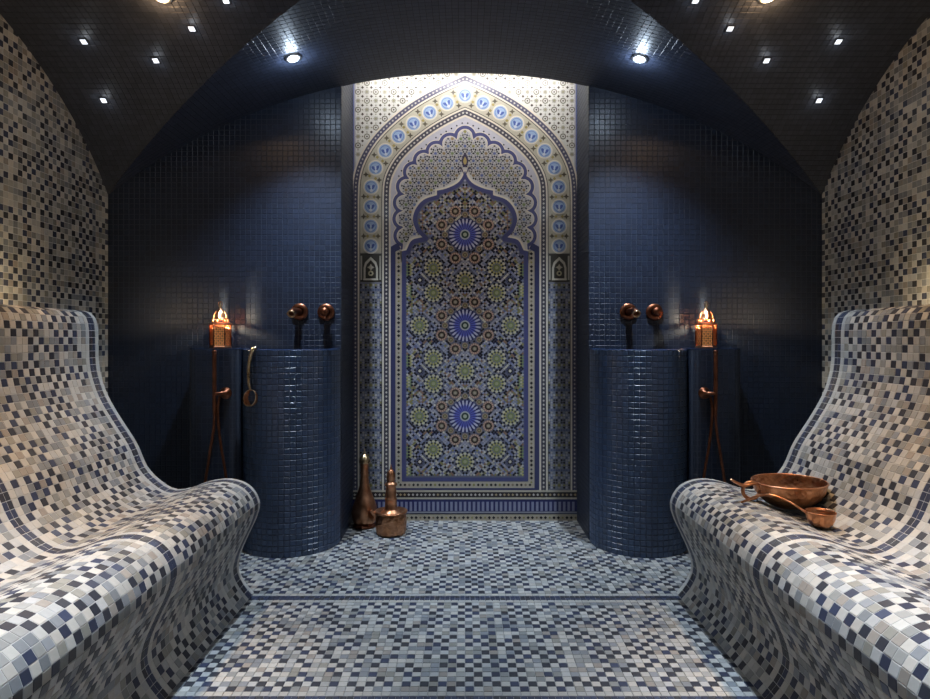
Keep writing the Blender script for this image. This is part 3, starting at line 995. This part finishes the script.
# lattice (sebka) field between scallops and ogee
lat = Pieces()
ogt = [(x * 1.0, y - .5) for x, y in ogee_w]
pal = [BLACK, (.05, .055, .12), (.10, .09, .07), BLACK]
cents = [OLIVE, (.16, .22, .42), GREEN, (.30, .22, .12), MBLUE]
for i in range(-8, 9):
    for j in range(0, 17):
        x = i * 8.4 + (4.2 if j % 2 else 0); y = 132 + j * 7.3
        def ok(px, py, m=1.2):
            return inside(scal_in, px, py) and inside(scal_in, px + m, py) and inside(scal_in, px - m, py) and inside(scal_in, px, py - m) and not inside(ogt, px, py + m)
        if ok(x, y): 
            ci = (abs(2 * i + (1 if j % 2 else 0)) // 2 + j * 2) % 5
            lat.star((x, y), 2.1, 1.2, 6, .0044, jit(cents[ci]))
        for k in range(6):
            a = math.pi / 6 + k * math.pi / 3
            px, py = x + 3.0 * math.cos(a), y + 3.0 * math.sin(a)
            if k < 6 and ok(px, py): lat.dia((px, py), 1.25, .0044, jit(pal[(k + i + j) % 4] if k % 2 else (.30, .31, .38)), a, .75)
        for k in range(6):
            a = k * math.pi / 3
            px, py = x + 4.2 * math.cos(a), y + 4.2 * math.sin(a)
            if k < 3 and ok(px, py): lat.dia((px, py), 1.45, .0044, jit(pal[(k + j) % 4]), a, .75)
lat.build('lattice_mosaic', stuff=True)

# rosettes
def shared(p, name):
    me = bpy.data.meshes.new(name); o = zp(0, 0)
    me.from_pydata([(x - o[0], y - o[1], z - o[2]) for x, y, z in p.V], [], p.F)
    a = me.attributes.new('col', 'FLOAT_COLOR', 'FACE'); c = np.ones((len(p.F), 4), np.float32); c[:, :3] = np.array(p.C) * WARMTH
    a.data.foreach_set('color', c.ravel()); me.materials.append(M_ZEL); return me
p = Pieces(); p.disc((0, 0), 16.4, .0072, (.028, .032, .14), 48)
for k in range(24):
    a = 2 * math.pi * (k + .5) / 24
    q = [(5.0, -.09), (12.2, -.088), (15.9, 0), (12.2, .088), (5.0, .09)]
    col = (.11, .13, .50)
    p.poly([(r * math.cos(a + t), r * math.sin(a + t)) for r, t in q], .0082, col)
    q = [(10.0, 0), (12.6, -.075), (15.7, -.055), (15.9, .055), (12.6, .075)]
    p.poly([(r * math.cos(a + t), r * math.sin(a + t)) for r, t in q], .0088, (.50, .52, .66))
p.disc((0, 0), 5.0, .0090, (.45, .48, .52), 20); p.disc((0, 0), 3.7, .0096, (.03, .06, .05), 16); p.disc((0, 0), 1.9, .0102, (.42, .46, .38), 12)
ROS = shared(p, 'rosette')
p = Pieces(); p.disc((0, 0), 5.7, .0072, (.15, .08, .06), 20)
for k in range(14):
    a = 2 * math.pi * k / 14
    p.poly([(r * math.cos(a + t), r * math.sin(a + t)) for r, t in ((3.7, -.16), (5.5, -.18), (5.5, .18), (3.7, .16))], .0080, jit(PINK, .1))
p.disc((0, 0), 3.4, .0080, BLACK, 14); p.disc((0, 0), 2.5, .0086, (.14, .12, .09), 12); p.disc((0, 0), 1.5, .0092, (.36, .33, .26), 8)
RING = shared(p, 'ring_rosette')
def green_rosette():
    p = Pieces(); p.disc((0, 0), 10.4, .0068, (.18, .20, .30), 30)
    for k in range(12):
        a = 2 * math.pi * k / 12
        p.dia((9.2 * math.cos(a + .26), 9.2 * math.sin(a + .26)), 1.25, .0076, BLACK, a)
        p.dia((8.0 * math.cos(a), 8.0 * math.sin(a)), 1.7, .0076, (.58, .56, .40), a)
        p.dia((6.3 * math.cos(a + .26), 6.3 * math.sin(a + .26)), 1.15, .0076, (.06, .07, .04), a)
        p.dia((5.4 * math.cos(a), 5.4 * math.sin(a)), 1.8, .0078, (.42, .41, .17), a, .6)
    p.star((0, 0), 4.4, 2.8, 12, .0080, (.22, .26, .12)); p.disc((0, 0), 1.8, .0088, (.34, .36, .22), 10)
    return shared(p, 'star_rosette')
GRN = green_rosette()
p = Pieces(); p.disc((0, 0), 4.2, .0068, (.10, .11, .20), 16); p.star((0, 0), 4.0, 1.9, 8, .0076, BLACK); p.disc((0, 0), 1.5, .0084, (.62, .60, .50), 8)
DST = shared(p, 'dark_star')
p = Pieces(); p.disc((0, 0), 3.0, .0072, (.12, .09, .06), 12); p.ring((0, 0), 2.0, 2.9, .0078, (.38, .30, .22), 10); p.disc((0, 0), 1.2, .0080, (.30, .28, .16), 8)
SMR = shared(p, 'small_ring')
PERD = 90.5
occupied = []
def put(me, x, y, r, margin=None):
    m = r * 0.92 if margin is None else margin
    for k in range(12):
        if not inside(ogee_in, x + m * math.cos(k * math.pi / 6), y + m * math.sin(k * math.pi / 6)): return
    link(me.name, me, None, panel, Vector(zp(x, y)) - pl); occupied.append((x, y, r))
for rr in range(-1, 4):
    cy = 235 + rr * PERD
    if 0 <= rr <= 2:
        put(ROS, 0, cy, 16.6)
        for k in range(8):
            a = math.pi / 8 + k * math.pi / 4
            put(RING, 25.2 * math.cos(a), cy + 25.2 * math.sin(a), 5.8)
            a = k * math.pi / 4
            put(SMR, 20.0 * math.cos(a), cy + 20.0 * math.sin(a), 3.1)
    for sx in (-1, 1):
        put(GRN, sx * 31.5, cy + 33, 10.5); put(GRN, sx * 31.5, cy + 58, 10.5)
        if 0 <= rr <= 2: put(GRN, sx * 45.5, cy, 10.5)
        put(DST, sx * 45, cy + 45.3, 4.3)
    put(GRN, 0, cy + 45.3, 10.5)
fld = Pieces()
palf = [LILAC, BLACK, (.26, .30, .44), (.50, .50, .52), BLACK, OLIVE, (.16, .19, .38), (.46, .46, .42), NAVY, (.28, .17, .11)]
ST = 2.1
for i in range(-60, 61):
    for j in range(0, 300):
        if (i + j) % 2: continue
        x = i * ST * .72; y = 172 + j * ST * .72
        if abs(x) > 57.6 or y > 475.6 or not inside(ogee_in, x, y): continue
        if not (inside(ogee_in, x, y - 1.3) and inside(ogee_in, x - 1.3, y) and inside(ogee_in, x + 1.3, y)): continue
        dm = min(math.hypot(x - ox, y - oy) - orr for ox, oy, orr in occupied)
        if dm < .6: continue
        jj = (y - 235) % PERD; jj = int(min(jj, PERD - jj) / (ST * .72)); ai = abs(i)
        if dm < 1.9: col = BLACK if (ai + jj) % 3 else (.56, .54, .46)
        elif dm < 3.4: col = LILAC if (ai * 2 + jj) % 3 else (.24, .28, .44)
        elif ai > 34 and 18 < jj < 27: col = ((.40, .40, .16), (.52, .50, .38), GREEN, BLACK)[(ai + jj * 2) % 4]
        else: col = palf[(ai * 3 + jj * 5 + (ai * jj) % 7) % 10]
        fld.dia((x, y), 1.32, .0066, jit(col))
fld.build('field_mosaic', stuff=True)

# straight borders round the field
def u_border(name, a_out, a_in, vtop, vb_out, vb_in, h, col, dots=None):
    pc = Pieces()
    for sx in (-1, 1):
        pc.poly([(sx * a_out, vtop), (sx * a_in, vtop), (sx * a_in, vb_in), (sx * a_out, vb_out)], h, col)
    pc.poly([(-a_out, vb_out), (a_out, vb_out), (a_in, vb_in), (-a_in, vb_in)], h, col)
    o = pc.build(name)
    if dots:
        pd = Pieces(); am = (a_out + a_in) / 2; vm = (vb_out + vb_in) / 2; y = vtop + 3; k = 0
        while y < vm - 2:
            for sx in (-1, 1): pd.dia((sx * am, y), 1.7 if k % 3 != 2 else 1.2, h + .001, BLACK if k % 3 != 2 else random.choice([OLIVE, (.20, .18, .12), NAVY]))
            y += 4.3; k += 1
        x = -am + 2; k = 0
        while x < am:
            pd.dia((x, vm), 1.5, h + .001, BLACK if k % 3 != 2 else random.choice([OLIVE, (.25, .2, .15)])); x += 4.3; k += 1
        b = pd.build('border_dots', stuff=True); b.parent = o
    return o
u_border('blue_border', 74.0, 69.4, 247, 489.6, 487.8, .0040, (.048, .054, .145))
u_border('dotted_border', 69.2, 63.2, 251, 487.6, 481.4, .0044, (.48, .44, .37), True)
pc = Pieces(); 
for sx in (-1, 1): pc.poly([(sx * 74, 247), (sx * 67, 243), (sx * 64, 249), (sx * 69.4, 252)], .0048, (.048, .054, .145))
pc.build('border_shoulder')
# foot bands
pc = Pieces(); pc.poly([(-112, 489.9), (112, 489.9), (112, 491.6), (-112, 491.6)], .0042, (.52, .48, .40)); pc.build('foot_fillet')
pc = Pieces(); pc.poly([(-112, 491.8), (112, 491.8), (112, 497), (-112, 497)], .0036, (.035, .03, .035))
o = pc.build('foot_bead_band'); pd = Pieces()
for k in range(54): pd.dia((-110 + k * 4.15, 494.4), 1.35, .0048, random.choice([(.5, .48, .45), (.5, .48, .45), (.42, .34, .20)]))
b = pd.build('bead_row', stuff=True); b.parent = o
pc = Pieces(); pc.poly([(-112, 497.2), (112, 497.2), (112, 498.8), (-112, 498.8)], .0042, (.52, .48, .42)); pc.build('foot_fillet')
pc = Pieces(); pc.poly([(-112, 499), (112, 499), (112, 513.4), (-112, 513.4)], .0034, (.022, .028, .13)); o = pc.build('stave_band')
for k in range(49):
    x = -108 + k * 4.5
    if k == 0:
        sp = Pieces(); sp.poly([(-1.25, -4.6), (1.25, -4.6), (1.25, 4.6), (-1.25, 4.6)], .0050, (.24, .26, .40)); stave = shared(sp, 'stave')
    q = link('stave', stave, None, o, Vector(zp(x, 506)) - pl)
pc = Pieces(); pc.poly([(-112, 511.2), (112, 511.2), (112, 512.6), (-112, 512.6)], .0046, (.30, .31, .38)); pc.build('foot_fillet')
pc = Pieces(); pc.poly([(-112, 514.2), (112, 514.2), (112, 520.2), (-112, 520.2)], .0040, (.44, .40, .33)); o = pc.build('foot_dot_band'); pd = Pieces()
for k in range(52): pd.dia((-109 + k * 4.3, 517.2), 1.6 if k % 3 else 1.2, .0050, BLACK if k % 3 else random.choice([OLIVE, (.2, .16, .1)]))
b = pd.build('border_dots', stuff=True); b.parent = o
pc = Pieces(); pc.poly([(-112, 520.3), (112, 520.3), (112, 521.6), (-112, 521.6)], .0036, (.02, .026, .11)); pc.build('foot_fillet')

# ================================================================== CEILING LIGHTS
def on_vault(x, y):
    if zA(x) >= zB(y):
        a = math.asin(x / RA); P, N = mapA(np.array(a * RA), np.array(y))
    else:
        t = math.asin((y - YC) / RB) * RB; P, N = mapB(np.array(x), np.array(t))
    return Vector(P.tolist()), Vector(N.tolist())

def star_light(x, y, group, lab, mesh):
    P, N = on_vault(x, y)
    root = empty('vault_light', P + N * 0.003, lab, 'ceiling light', group)
    root.rotation_euler = N.to_track_quat('Z', 'Y').to_euler()
    link('lens', mesh[0], M_LED, root); link('bezel', mesh[1], M_CGROUT, root)
    lamp('light', 'POINT', P_STAR, (0.85, 0.92, 1.0), root, (0, 0, 0.03), shadow_soft_size=0.012)
v, f = box_data(-.0105, .0105, -.0105, .0105, 0, .0022)
ml = bpy.data.meshes.new('lens'); ml.from_pydata(v, [], f)
V = []; F = []
for (r0, z) in ((.0155, 0), (.0155, .0016), (.0108, .0016), (.0108, 0)):
    V += [(-r0, -r0, z), (r0, -r0, z), (r0, r0, z), (-r0, r0, z)]
for k in range(3):
    for q in range(4): F.append((k * 4 + q, k * 4 + (q + 1) % 4, k * 4 + 4 + (q + 1) % 4, k * 4 + 4 + q))
mb = bpy.data.meshes.new('bezel'); mb.from_pydata(V, [], F)
PLACES = ['closest to side wall', 'middle of five', 'lowest, nearest corner', 'nearest the groin edge', 'beside warm downlight']
for (x, y), where in zip(STARS, PLACES):
    star_light(-x, y, 'square vault lights over the empty bench', 'small square white vault light over the empty bench, ' + where, (ml, mb))
    star_light(x - 0.03, y, 'square vault lights over the bench with the bowl', 'small square white vault light over the bowl bench, ' + where, (ml, mb))

def round_spot(x, y, lab, group, energy, color, lens, size=1.9, blend=0.85, aim=None, glow=0.10):
    P, N = on_vault(x, y) if y > YC - HB else on_vault(x, 2 * (YC - HB) - y)
    if y <= YC - HB: P.y = y; N.y = -N.y
    root = empty('round_downlight', P + N * 0.004, lab, 'downlight', group)
    root.rotation_euler = N.to_track_quat('Z', 'Y').to_euler()
    lathe('bezel', [(.034, 0), (.034, .004), (.031, .006), (.024, .005), (.0225, .001)], M_STEEL, root, 32)
    lathe('lens', [(.0228, .0025), (.012, .004), (0, .0042)], lens, root, 24)
    rm = root.rotation_euler.to_matrix().inverted()
    d = Vector((0, 0, -1)) if aim is None else (Vector(aim) - P).normalized()
    lamp('light', 'SPOT', energy, color, root, (0, 0, 0.012), rm @ d, spot_size=size, spot_blend=blend, shadow_soft_size=0.022)
    lamp('spill', 'POINT', min(energy, 60) * 0.025, color, root, (0, 0, 0.03), shadow_soft_size=0.02)
COOLX, COOLY = ceil_hit(293, 57)
COOLX = abs(COOLX)
round_spot(-COOLX, COOLY, 'round cool white downlight over the ladle and copper jug side', 'round downlights before the niche', P_COOL, C_COOL, M_LENS, size=1.68, blend=.9, aim=(-.74, 2.70, 0))
round_spot(COOLX + .012, COOLY, 'round cool white downlight over the column with bare floor beside it', 'round downlights before the niche', P_COOL, C_COOL, M_LENS, size=1.68, blend=.9, aim=(.74, 2.70, 0))
WX, WY = ceil_hit(162, -5); WX = abs(WX)
for sx, nm in ((-1, 'the empty bench'), (1, 'the bench with the copper bowl')):
    round_spot(sx * WX, WY, 'warm white downlight over the back of ' + nm, 'warm downlights over the benches', P_WARM, C_WARM, M_WLENS, size=0.86, aim=(sx * 1.07, WY - .45, .4))
    round_spot(sx * WX, 2 * YC - WY, 'warm white downlight over the near part of ' + nm, 'warm downlights over the benches', P_WARM, C_WARM, M_WLENS, size=0.86, aim=(sx * 1.07, 2 * YC - WY - .05, .4))
    round_spot(sx * COOLX, 2 * YC - COOLY, 'cool white downlight near the middle arch by ' + nm, 'round downlights at the middle arch', P_COOL * 2.0, C_COOL, M_LENS, size=0.95, blend=1.0, aim=(sx * .90, 1.10, .4))
    round_spot(sx * COOLX, -0.2, 'added cool fill downlight of the entrance vault by ' + nm, 'added fill downlights at the entrance', P_COOL * 0.06, C_COOL, M_LENS)  # unseen pair behind the camera, added as weak fill

# cove light hidden behind the lintel of the niche
cv = empty('cove_light', (0, YB + 0.06, 2.40), 'white strip light hidden behind the lintel of the niche', 'strip light')
v, f = box_data(-.56, .56, -.022, -.004, -.012, .03); mesh_obj('channel', v, f, M_STEEL, cv)
v, f = box_data(-.55, .55, -.004, .002, -.008, .008); mesh_obj('diffuser', v, f, emit_mat('strip_white', (1.0, .96, .9), 3.0), cv)
lamp('light', 'AREA', P_COVE, C_COVE, cv, (0, .006, -.004), (0, 0.42, -0.91), shape='RECTANGLE', size=1.08, size_y=0.02)

# small warm uplights on the ledges behind the backrests
for sx, nm in ((-1, 'the empty bench'), (1, 'the bench with the bowl')):
    r = empty('ledge_uplight', (sx * 1.62, 2.13, 1.049), 'small warm uplight on the ledge behind the backrest of ' + nm, 'uplight', 'ledge uplights')
    lathe('housing', [(.022, 0), (.022, .008), (.017, .009), (.016, .006)], M_COPDK, r, 20)
    lathe('lens', [(.016, .006), (.008, .0075), (0, .008)], M_WLENS, r, 16)
    lamp('light', 'POINT', P_UP, (1.0, .78, .5), r, (0, 0, 0.025), shadow_soft_size=0.015)

# ================================================================== LANTERNS
def lantern(sx):
    x = -1.121 if sx < 0 else 1.105
    lab = ('lit pierced copper lantern on the pier beside the hanging ladle' if sx < 0 else 'lit pierced copper lantern on the pier near the copper bowl bench')
    root = empty('lantern', (x, 2.865, 0.9135), lab, 'lantern', 'pierced copper lanterns', rz=math.radians(-16 if sx < 0 else 16))
    root.scale = (0.86, 0.86, 1.0)
    n = 6
    def hexring(r): return [(r * math.cos(2 * math.pi * k / n + math.pi / 6), r * math.sin(2 * math.pi * k / n + math.pi / 6)) for k in range(n)]
    def hexstack(name, prof, mat, cap=True):
        V = []; F = []
        for r, z in prof: V += [(a, b, z) for a, b in hexring(r)]
        for i in range(len(prof) - 1):
            for k in range(n): F.append((i * n + k, i * n + (k + 1) % n, (i + 1) * n + (k + 1) % n, (i + 1) * n + k))
        if cap: F.append(tuple(range(n))[::-1]); F.append(tuple((len(prof) - 1) * n + k for k in range(n)))
        return mesh_obj(name, V, F, mat, root)
    R = 0.054; z0, z1 = 0.012, 0.106
    hexstack('base', [(R + .002, 0), (R + .002, .006), (R - .003, .012)], M_COPPER)
    H = hexring(R - .001)
    for k in range(n):
        tube('post', [(H[k][0], H[k][1], z0), (H[k][0], H[k][1], z1)], .0032, M_COPDK, root, 8, 1)
    # pierced panels
    for k in range(n):
        p0 = Vector((*hexring(R - .004)[k], 0)); p1 = Vector((*hexring(R - .004)[(k + 1) % n], 0))
        d = (p1 - p0); Lw = d.length; d.normalize(); nr = Vector((d.y, -d.x, 0))
        V = []; F = []
        def bar(u0, v0, u1, v1, wd):
            du, dv = u1 - u0, v1 - v0; l = math.hypot(du, dv); ou, ov = -dv / l * wd / 2, du / l * wd / 2
            b = len(V)
            for dd in (0, .0016):
                for (uu, vv) in ((u0 + ou, v0 + ov), (u1 + ou, v1 + ov), (u1 - ou, v1 - ov), (u0 - ou, v0 - ov)):
                    V.append(p0 + d * uu + Vector((0, 0, vv)) + nr * dd)
            for q in ((0, 1, 2, 3), (7, 6, 5, 4), (0, 4, 5, 1), (1, 5, 6, 2), (2, 6, 7, 3), (3, 7, 4, 0)): F.append(tuple(b + t for t in q))
        nu, nv = 5, 9
        for i in range(nu + 1): bar(Lw * i / nu, z0, Lw * i / nu, z1, .0028)
        for i in range(nv + 1): zz = z0 + (z1 - z0) * i / nv; bar(0, zz, Lw, zz, .0030)
        for i in range(nu):
            for j in range(nv):
                if (i + j) % 2 == 0: bar(Lw * i / nu, z0 + (z1 - z0) * j / nv, Lw * (i + 1) / nu, z0 + (z1 - z0) * (j + 1) / nv, .0022)
                else: bar(Lw * (i + 1) / nu, z0 + (z1 - z0) * j / nv, Lw * i / nu, z0 + (z1 - z0) * (j + 1) / nv, .0022)
        mesh_obj('pierced_panel', V, F, M_COPPER, root)
    hexstack('amber_glass', [(R - .010, z0 + .001), (R - .010, z1 - .012)], M_AMBER, False)
    hexstack('eave', [(R + .004, z1), (R + .006, z1 + .004), (R - .008, z1 + .012), (R - .012, z1 + .011)], M_COPPER, False)
    # open gallery where the light escapes
    zg0, zg1 = z1 + .010, z1 + .024
    Hg = hexring(R - .015)
    for k in range(n):
        tube('gallery_post', [(Hg[k][0], Hg[k][1], zg0), (Hg[k][0], Hg[k][1], zg1 + .002)], .0046, M_COPPER, root, 8, 1)
    dp = [(.038, zg1), (.0395, zg1 + .004), (.034, zg1 + .008), (.035, zg1 + .016), (.031, zg1 + .027), (.022, zg1 + .038)]
    lathe('dome_collar', [(.037, zg1 - .001), (.0405, zg1), (.0405, zg1 + .004), (.036, zg1 + .005)], M_COPPER, root, 24)
    for k in range(6):
        a0 = math.pi / 3 * k + math.pi / 6 - .41
        lathe('dome_rib', dp[1:], M_COPPER, root, 6, ang=(a0, a0 + .82))
    lathe('dome_cap', [(.0235, zg1 + .036), (.021, zg1 + .040), (.012, zg1 + .047), (.006, zg1 + .054)], M_COPPER, root, 24)
    lathe('finial', [(.006, zg1 + .052), (.009, zg1 + .060), (.006, zg1 + .068), (.0028, zg1 + .076), (0, zg1 + .084)], M_BRASS, root, 14)
    ring = [(0.013 * math.cos(t), 0, zg1 + .070 + .013 * math.sin(t)) for t in np.linspace(0, 2 * math.pi, 17)]
    tube('hanging_ring', ring, .0014, M_COPPER, root, 8, 1)
    lathe('candle', [(0, z0), (.016, z0), (.016, .060), (.014, .062), (0, .060)], plain_mat('candle_wax', (.7, .62, .48), .6), root, 16)
    lathe('flame', [(0, .064), (.004, .068), (.0045, .073), (.002, .083), (0, .088)], M_FLAME, root, 10)
    lamp('light', 'POINT', P_LANTERN, (1.0, .80, .50), root, (0, 0, zg1 + .010), shadow_soft_size=0.004)
    lamp('body_light', 'POINT', 0.10, (1.0, .55, .25), root, (0, 0, .092), shadow_soft_size=0.006)
lantern(-1); lantern(1)

# ================================================================== COPPER FITTINGS
def spout(x, lab):
    r = empty('water_spout', (x, YB - .004, 1.084), lab, 'spout', 'copper wall spouts')
    o = lathe('wall_plate', [(0, 0), (.040, 0), (.041, .003), (.039, .008), (.030, .010), (.022, .0105)], M_COPDK, r, 32)
    o.rotation_euler = (math.pi / 2, 0, 0)
    tube('pipe', [(0, -.006, 0), (0, -.05, .001), (0, -.10, 0), (0, -.128, -.004), (0, -.142, -.014)], .0145, M_COPDK, r, 20, 5)
    o = lathe('lip', [(.0150, -.002), (.0185, 0), (.0190, .006), (.016, .008), (.0125, .004), (.0125, -.01)], M_BRASS, r, 24)
    o.location = (0, -.142, -.014); o.rotation_euler = (math.radians(125), 0, 0)
def tap(x, lab):
    r = empty('tap_handle', (x, YB - .004, 1.082), lab, 'tap', 'copper tap handles')
    o = lathe('wall_plate', [(0, 0), (.040, 0), (.041, .003), (.039, .008), (.030, .010), (.022, .0105)], M_COPDK, r, 32); o.rotation_euler = (math.pi / 2, 0, 0)
    o = lathe('knob', [(.014, .008), (.014, .030), (.020, .034), (.021, .050), (.018, .056), (0, .058)], M_COPDK, r, 24); o.rotation_euler = (math.pi / 2, 0, 0)
    tube('lever', [(0, -.046, 0), (.004, -.050, -.022), (.006, -.056, -.036)], [.005, .004, .0045], M_COPDK, r, 10)
spout(-.786, 'copper wall spout above the column beside the hanging ladle')
tap(-.660, 'round copper tap handle near the niche on the copper jug side')
spout(.776, 'copper wall spout above the column by the bowl bench')
tap(.900, 'round copper tap handle between the spout and lantern, bowl bench side')

def hand_shower(sx):
    lab = ('copper hand shower with looped hose below the lantern next to the ladle' if sx < 0 else 'copper hand shower with looped hose below the lantern near the bowl')
    yf = YB - .20 - .004
    x0 = sx * 1.060
    r = empty('hand_shower', (x0, yf, 0.715), lab, 'hand shower', 'copper hand showers')
    o = lathe('bracket_plate', [(0, 0), (.026, 0), (.027, .003), (.024, .009), (.012, .011), (.012, .03), (0, .031)], M_COPDK, r, 28); o.rotation_euler = (math.pi / 2, 0, 0)
    xw = sx * 0.037
    tube('holder_arm', [(0, -.022, 0), (xw * .5, -.032, 0), (xw, -.036, 0)], .0085, M_COPDK, r, 12)
    tube('wand', [(xw, -.036, .185), (xw, -.036, .06), (xw, -.036, -.05), (xw, -.036, -.10)], [.0092, .0092, .0088, .0072], M_COPDK, r, 14)
    o = lathe('spray_head', [(0, 0), (.0095, 0), (.0105, .004), (.0095, .012), (0, .014)], M_COPDK, r, 16); o.location = (xw, -.036, .178)
    hose = [(xw, -.036, -.09), (xw + sx * .004, -.037, -.16), (xw + sx * .022, -.04, -.28), (xw + sx * .042, -.042, -.42), (xw + sx * .05, -.045, -.56), (xw + sx * .02, -.05, -.66),
            (xw - sx * .05, -.05, -.66), (xw - sx * .075, -.046, -.54), (xw - sx * .055, -.04, -.38), (xw - sx * .024, -.034, -.20), (xw - sx * .012, -.030, -.08), (xw - sx * .018, -.026, -.012)]
    tube('hose', hose, .0062, M_COPDK, r, 12, 8)
hand_shower(-1); hand_shower(1)

# hanging ladle on a peg of the column
pg = empty('hanging_ladle', (-0.938, 2.752, 0.905), 'copper ladle with curved handle hanging beside the navy column', 'ladle')
tube('peg', [(.020, .028, .002), (.018, .008, .002), (.016, -.012, .006)], .0042, M_COPDK, pg, 10, 4)
tube('handle', [(.020, -.010, .012), (.010, -.018, .004), (-.004, -.014, -.035), (-.012, -.010, -.085), (-.011, -.010, -.14), (-.004, -.012, -.172)], [.0085, .0100, .0108, .0100, .0082, .0060], M_BRASS, pg, 14, 6, flat=.7)
cup = [(0, -.036), (.018, -.034), (.030, -.024), (.0365, -.006), (.0375, .004), (.0355, .004), (.0335, -.006), (.027, -.021), (.016, -.030), (0, -.032)]
o = lathe('cup', cup, M_COPHM, pg, 28); o.location = (-.006, -.006, -.210); o.rotation_euler = (math.radians(78), 0, math.radians(-28))
tube('rim', [(0.0368 * math.cos(t), .0368 * math.sin(t), .004) for t in np.linspace(0, 2 * math.pi, 25)], .0016, M_BRASS, pg, 8, 1)
rim = pg.children[-1]; rim.location = o.location; rim.rotation_euler = o.rotation_euler

# ================================================================== JUG AND POT IN THE NICHE
jug = empty('long_necked_jug', (-0.512, 3.185, 0.0005), 'tall slender copper jug with a pointed lid in the niche corner', 'jug')
lathe('foot', [(0, 0), (.056, 0), (.060, .004), (.058, .010), (.050, .016), (.047, .020)], M_COPDK, jug, 40)
lathe('body', [(.047, .018), (.058, .030), (.064, .052), (.0655, .075), (.062, .100), (.053, .128), (.041, .158), (.030, .190), (.0225, .222), (.0200, .255), (.0195, .290), (.0208, .318), (.0235, .322), (.021, .326), (.017, .327)], M_COPPER, jug, 44)
lid = lathe('lid', [(.0265, .322), (.0290, .327), (.0280, .336), (.0225, .350), (.0140, .362), (.0065, .369)], M_BRASS, jug, 28)
lathe('finial', [(.005, .366), (.0075, .373), (.005, .380), (.003, .386), (.0045, .391), (0, .398)], M_BRASS, lid, 16)

pot = empty('finial_pot', (-0.363, 3.065, 0.0005), 'squat hammered copper pot with a tall stepped lid before the jug', 'pot')
def scal(a, z): return 0.02 * math.cos(12 * a) * max(0, 1 - z / .035)
lathe('body', [(0, 0), (.060, 0), (.068, .004), (.074, .018), (.0765, .045), (.0765, .080), (.075, .104), (.072, .110)], M_COPHM, pot, 60, wob=scal)
lathe('rim', [(.073, .104), (.0795, .106), (.0815, .110), (.0795, .114), (.070, .115), (.058, .110), (.050, .106), (.030, .104)], M_COPPER, pot, 48)
lathe('lid', [(r * 1.15, z) for r, z in [(.046, .103), (.040, .112), (.030, .118), (.0265, .126), (.0245, .165), (.0260, .168), (.0260, .173), (.0235, .176), (.0225, .182), (.0225, .212), (.0200, .232), (.0255, .236), (.0270, .242), (.0245, .249), (.0150, .255),
              (.0150, .259)]], M_COPPER, pot, 32)
lathe('knob', [(r * 1.15, z) for r, z in [(.0140, .257), (.0185, .266), (.0195, .280), (.0180, .293), (.0135, .305), (.0080, .313), (.0050, .317), (.0055, .322), (.0030, .328), (.0022, .336), (0, .344)]], M_COPPER, pot, 24)
tube('spout', [(-.066, -.012, .088), (-.078, -.014, .098), (-.090, -.017, .112), (-.095, -.018, .117)], [.012, .010, .0085, .0095], M_COPPER, pot, 14)

# ================================================================== BOWL AND DIPPER ON THE BENCH
bx, by = 1.062, 2.045
bz = seat_z(bx) + 0.0112
bowl = empty('copper_bowl', (bx, by, bz), 'wide copper bowl with a ring handle resting on the mosaic bench', 'bowl')
pr = [(0, .000), (.030, .001), (.050, .006), (.075, .018), (.098, .040), (.113, .066), (.119, .088), (.121, .097), (.1235, .101), (.1225, .104), (.1185, .103), (.1165, .096), (.114, .086), (.108, .066), (.093, .042), (.070, .022), (.045, .011), (0, .007)]
pr = [(r * .925, z * .84) for r, z in pr]
b = lathe('body', pr, M_COPHM, bowl, 64)
b.rotation_euler = (0, math.radians(-1.5), 0)
tube('rim', [(.112 * math.cos(t), .112 * math.sin(t), .0857) for t in np.linspace(0, 2 * math.pi, 49)], .0032, M_COPPER, bowl, 10, 1).rotation_euler = (0, math.radians(-1.5), 0)
hx = -.134
hd = tube('handle', [(hx + .027 * math.cos(t), -.018, .060 + .027 * math.sin(t)) for t in np.linspace(0.0, 2 * math.pi, 25)], .0058, M_COPPER, bowl, 12, 1)
tube('thumb_piece', [(-.106, -.015, .080), (-.130, -.018, .082), (-.155, -.020, .077), (-.178, -.021, .084), (-.202, -.022, .097)], [.006, .0075, .0085, .007, .0048], M_COPPER, bowl, 12, 6, flat=.7)

dx, dy = 1.050, 1.845
dz = seat_z(dx) + 0.005
dip = empty('copper_dipper', (dx, dy, dz), 'small copper dipper with a long curved handle lying before the bowl', 'ladle')
lathe('cup', [(0, 0), (.020, .001), (.031, .010), (.038, .026), (.0405, .043), (.0415, .046), (.0395, .046), (.0375, .042), (.035, .026), (.028, .012), (.016, .005), (0, .004)], M_COPHM, dip, 36)
tube('rim', [(.0405 * math.cos(t), .0405 * math.sin(t), .046) for t in np.linspace(0, 2 * math.pi, 33)], .0018, M_COPPER, dip, 8, 1)
tube('handle', [(-.036, .006, .040), (-.050, .016, .050), (-.078, .040, .068), (-.112, .070, .078), (-.142, .097, .068), (-.165, .118, .050), (-.176, .130, .040)], [.0040, .0031, .0028, .0029, .0034, .0042, .0034], M_COPPER, dip, 12, 8)
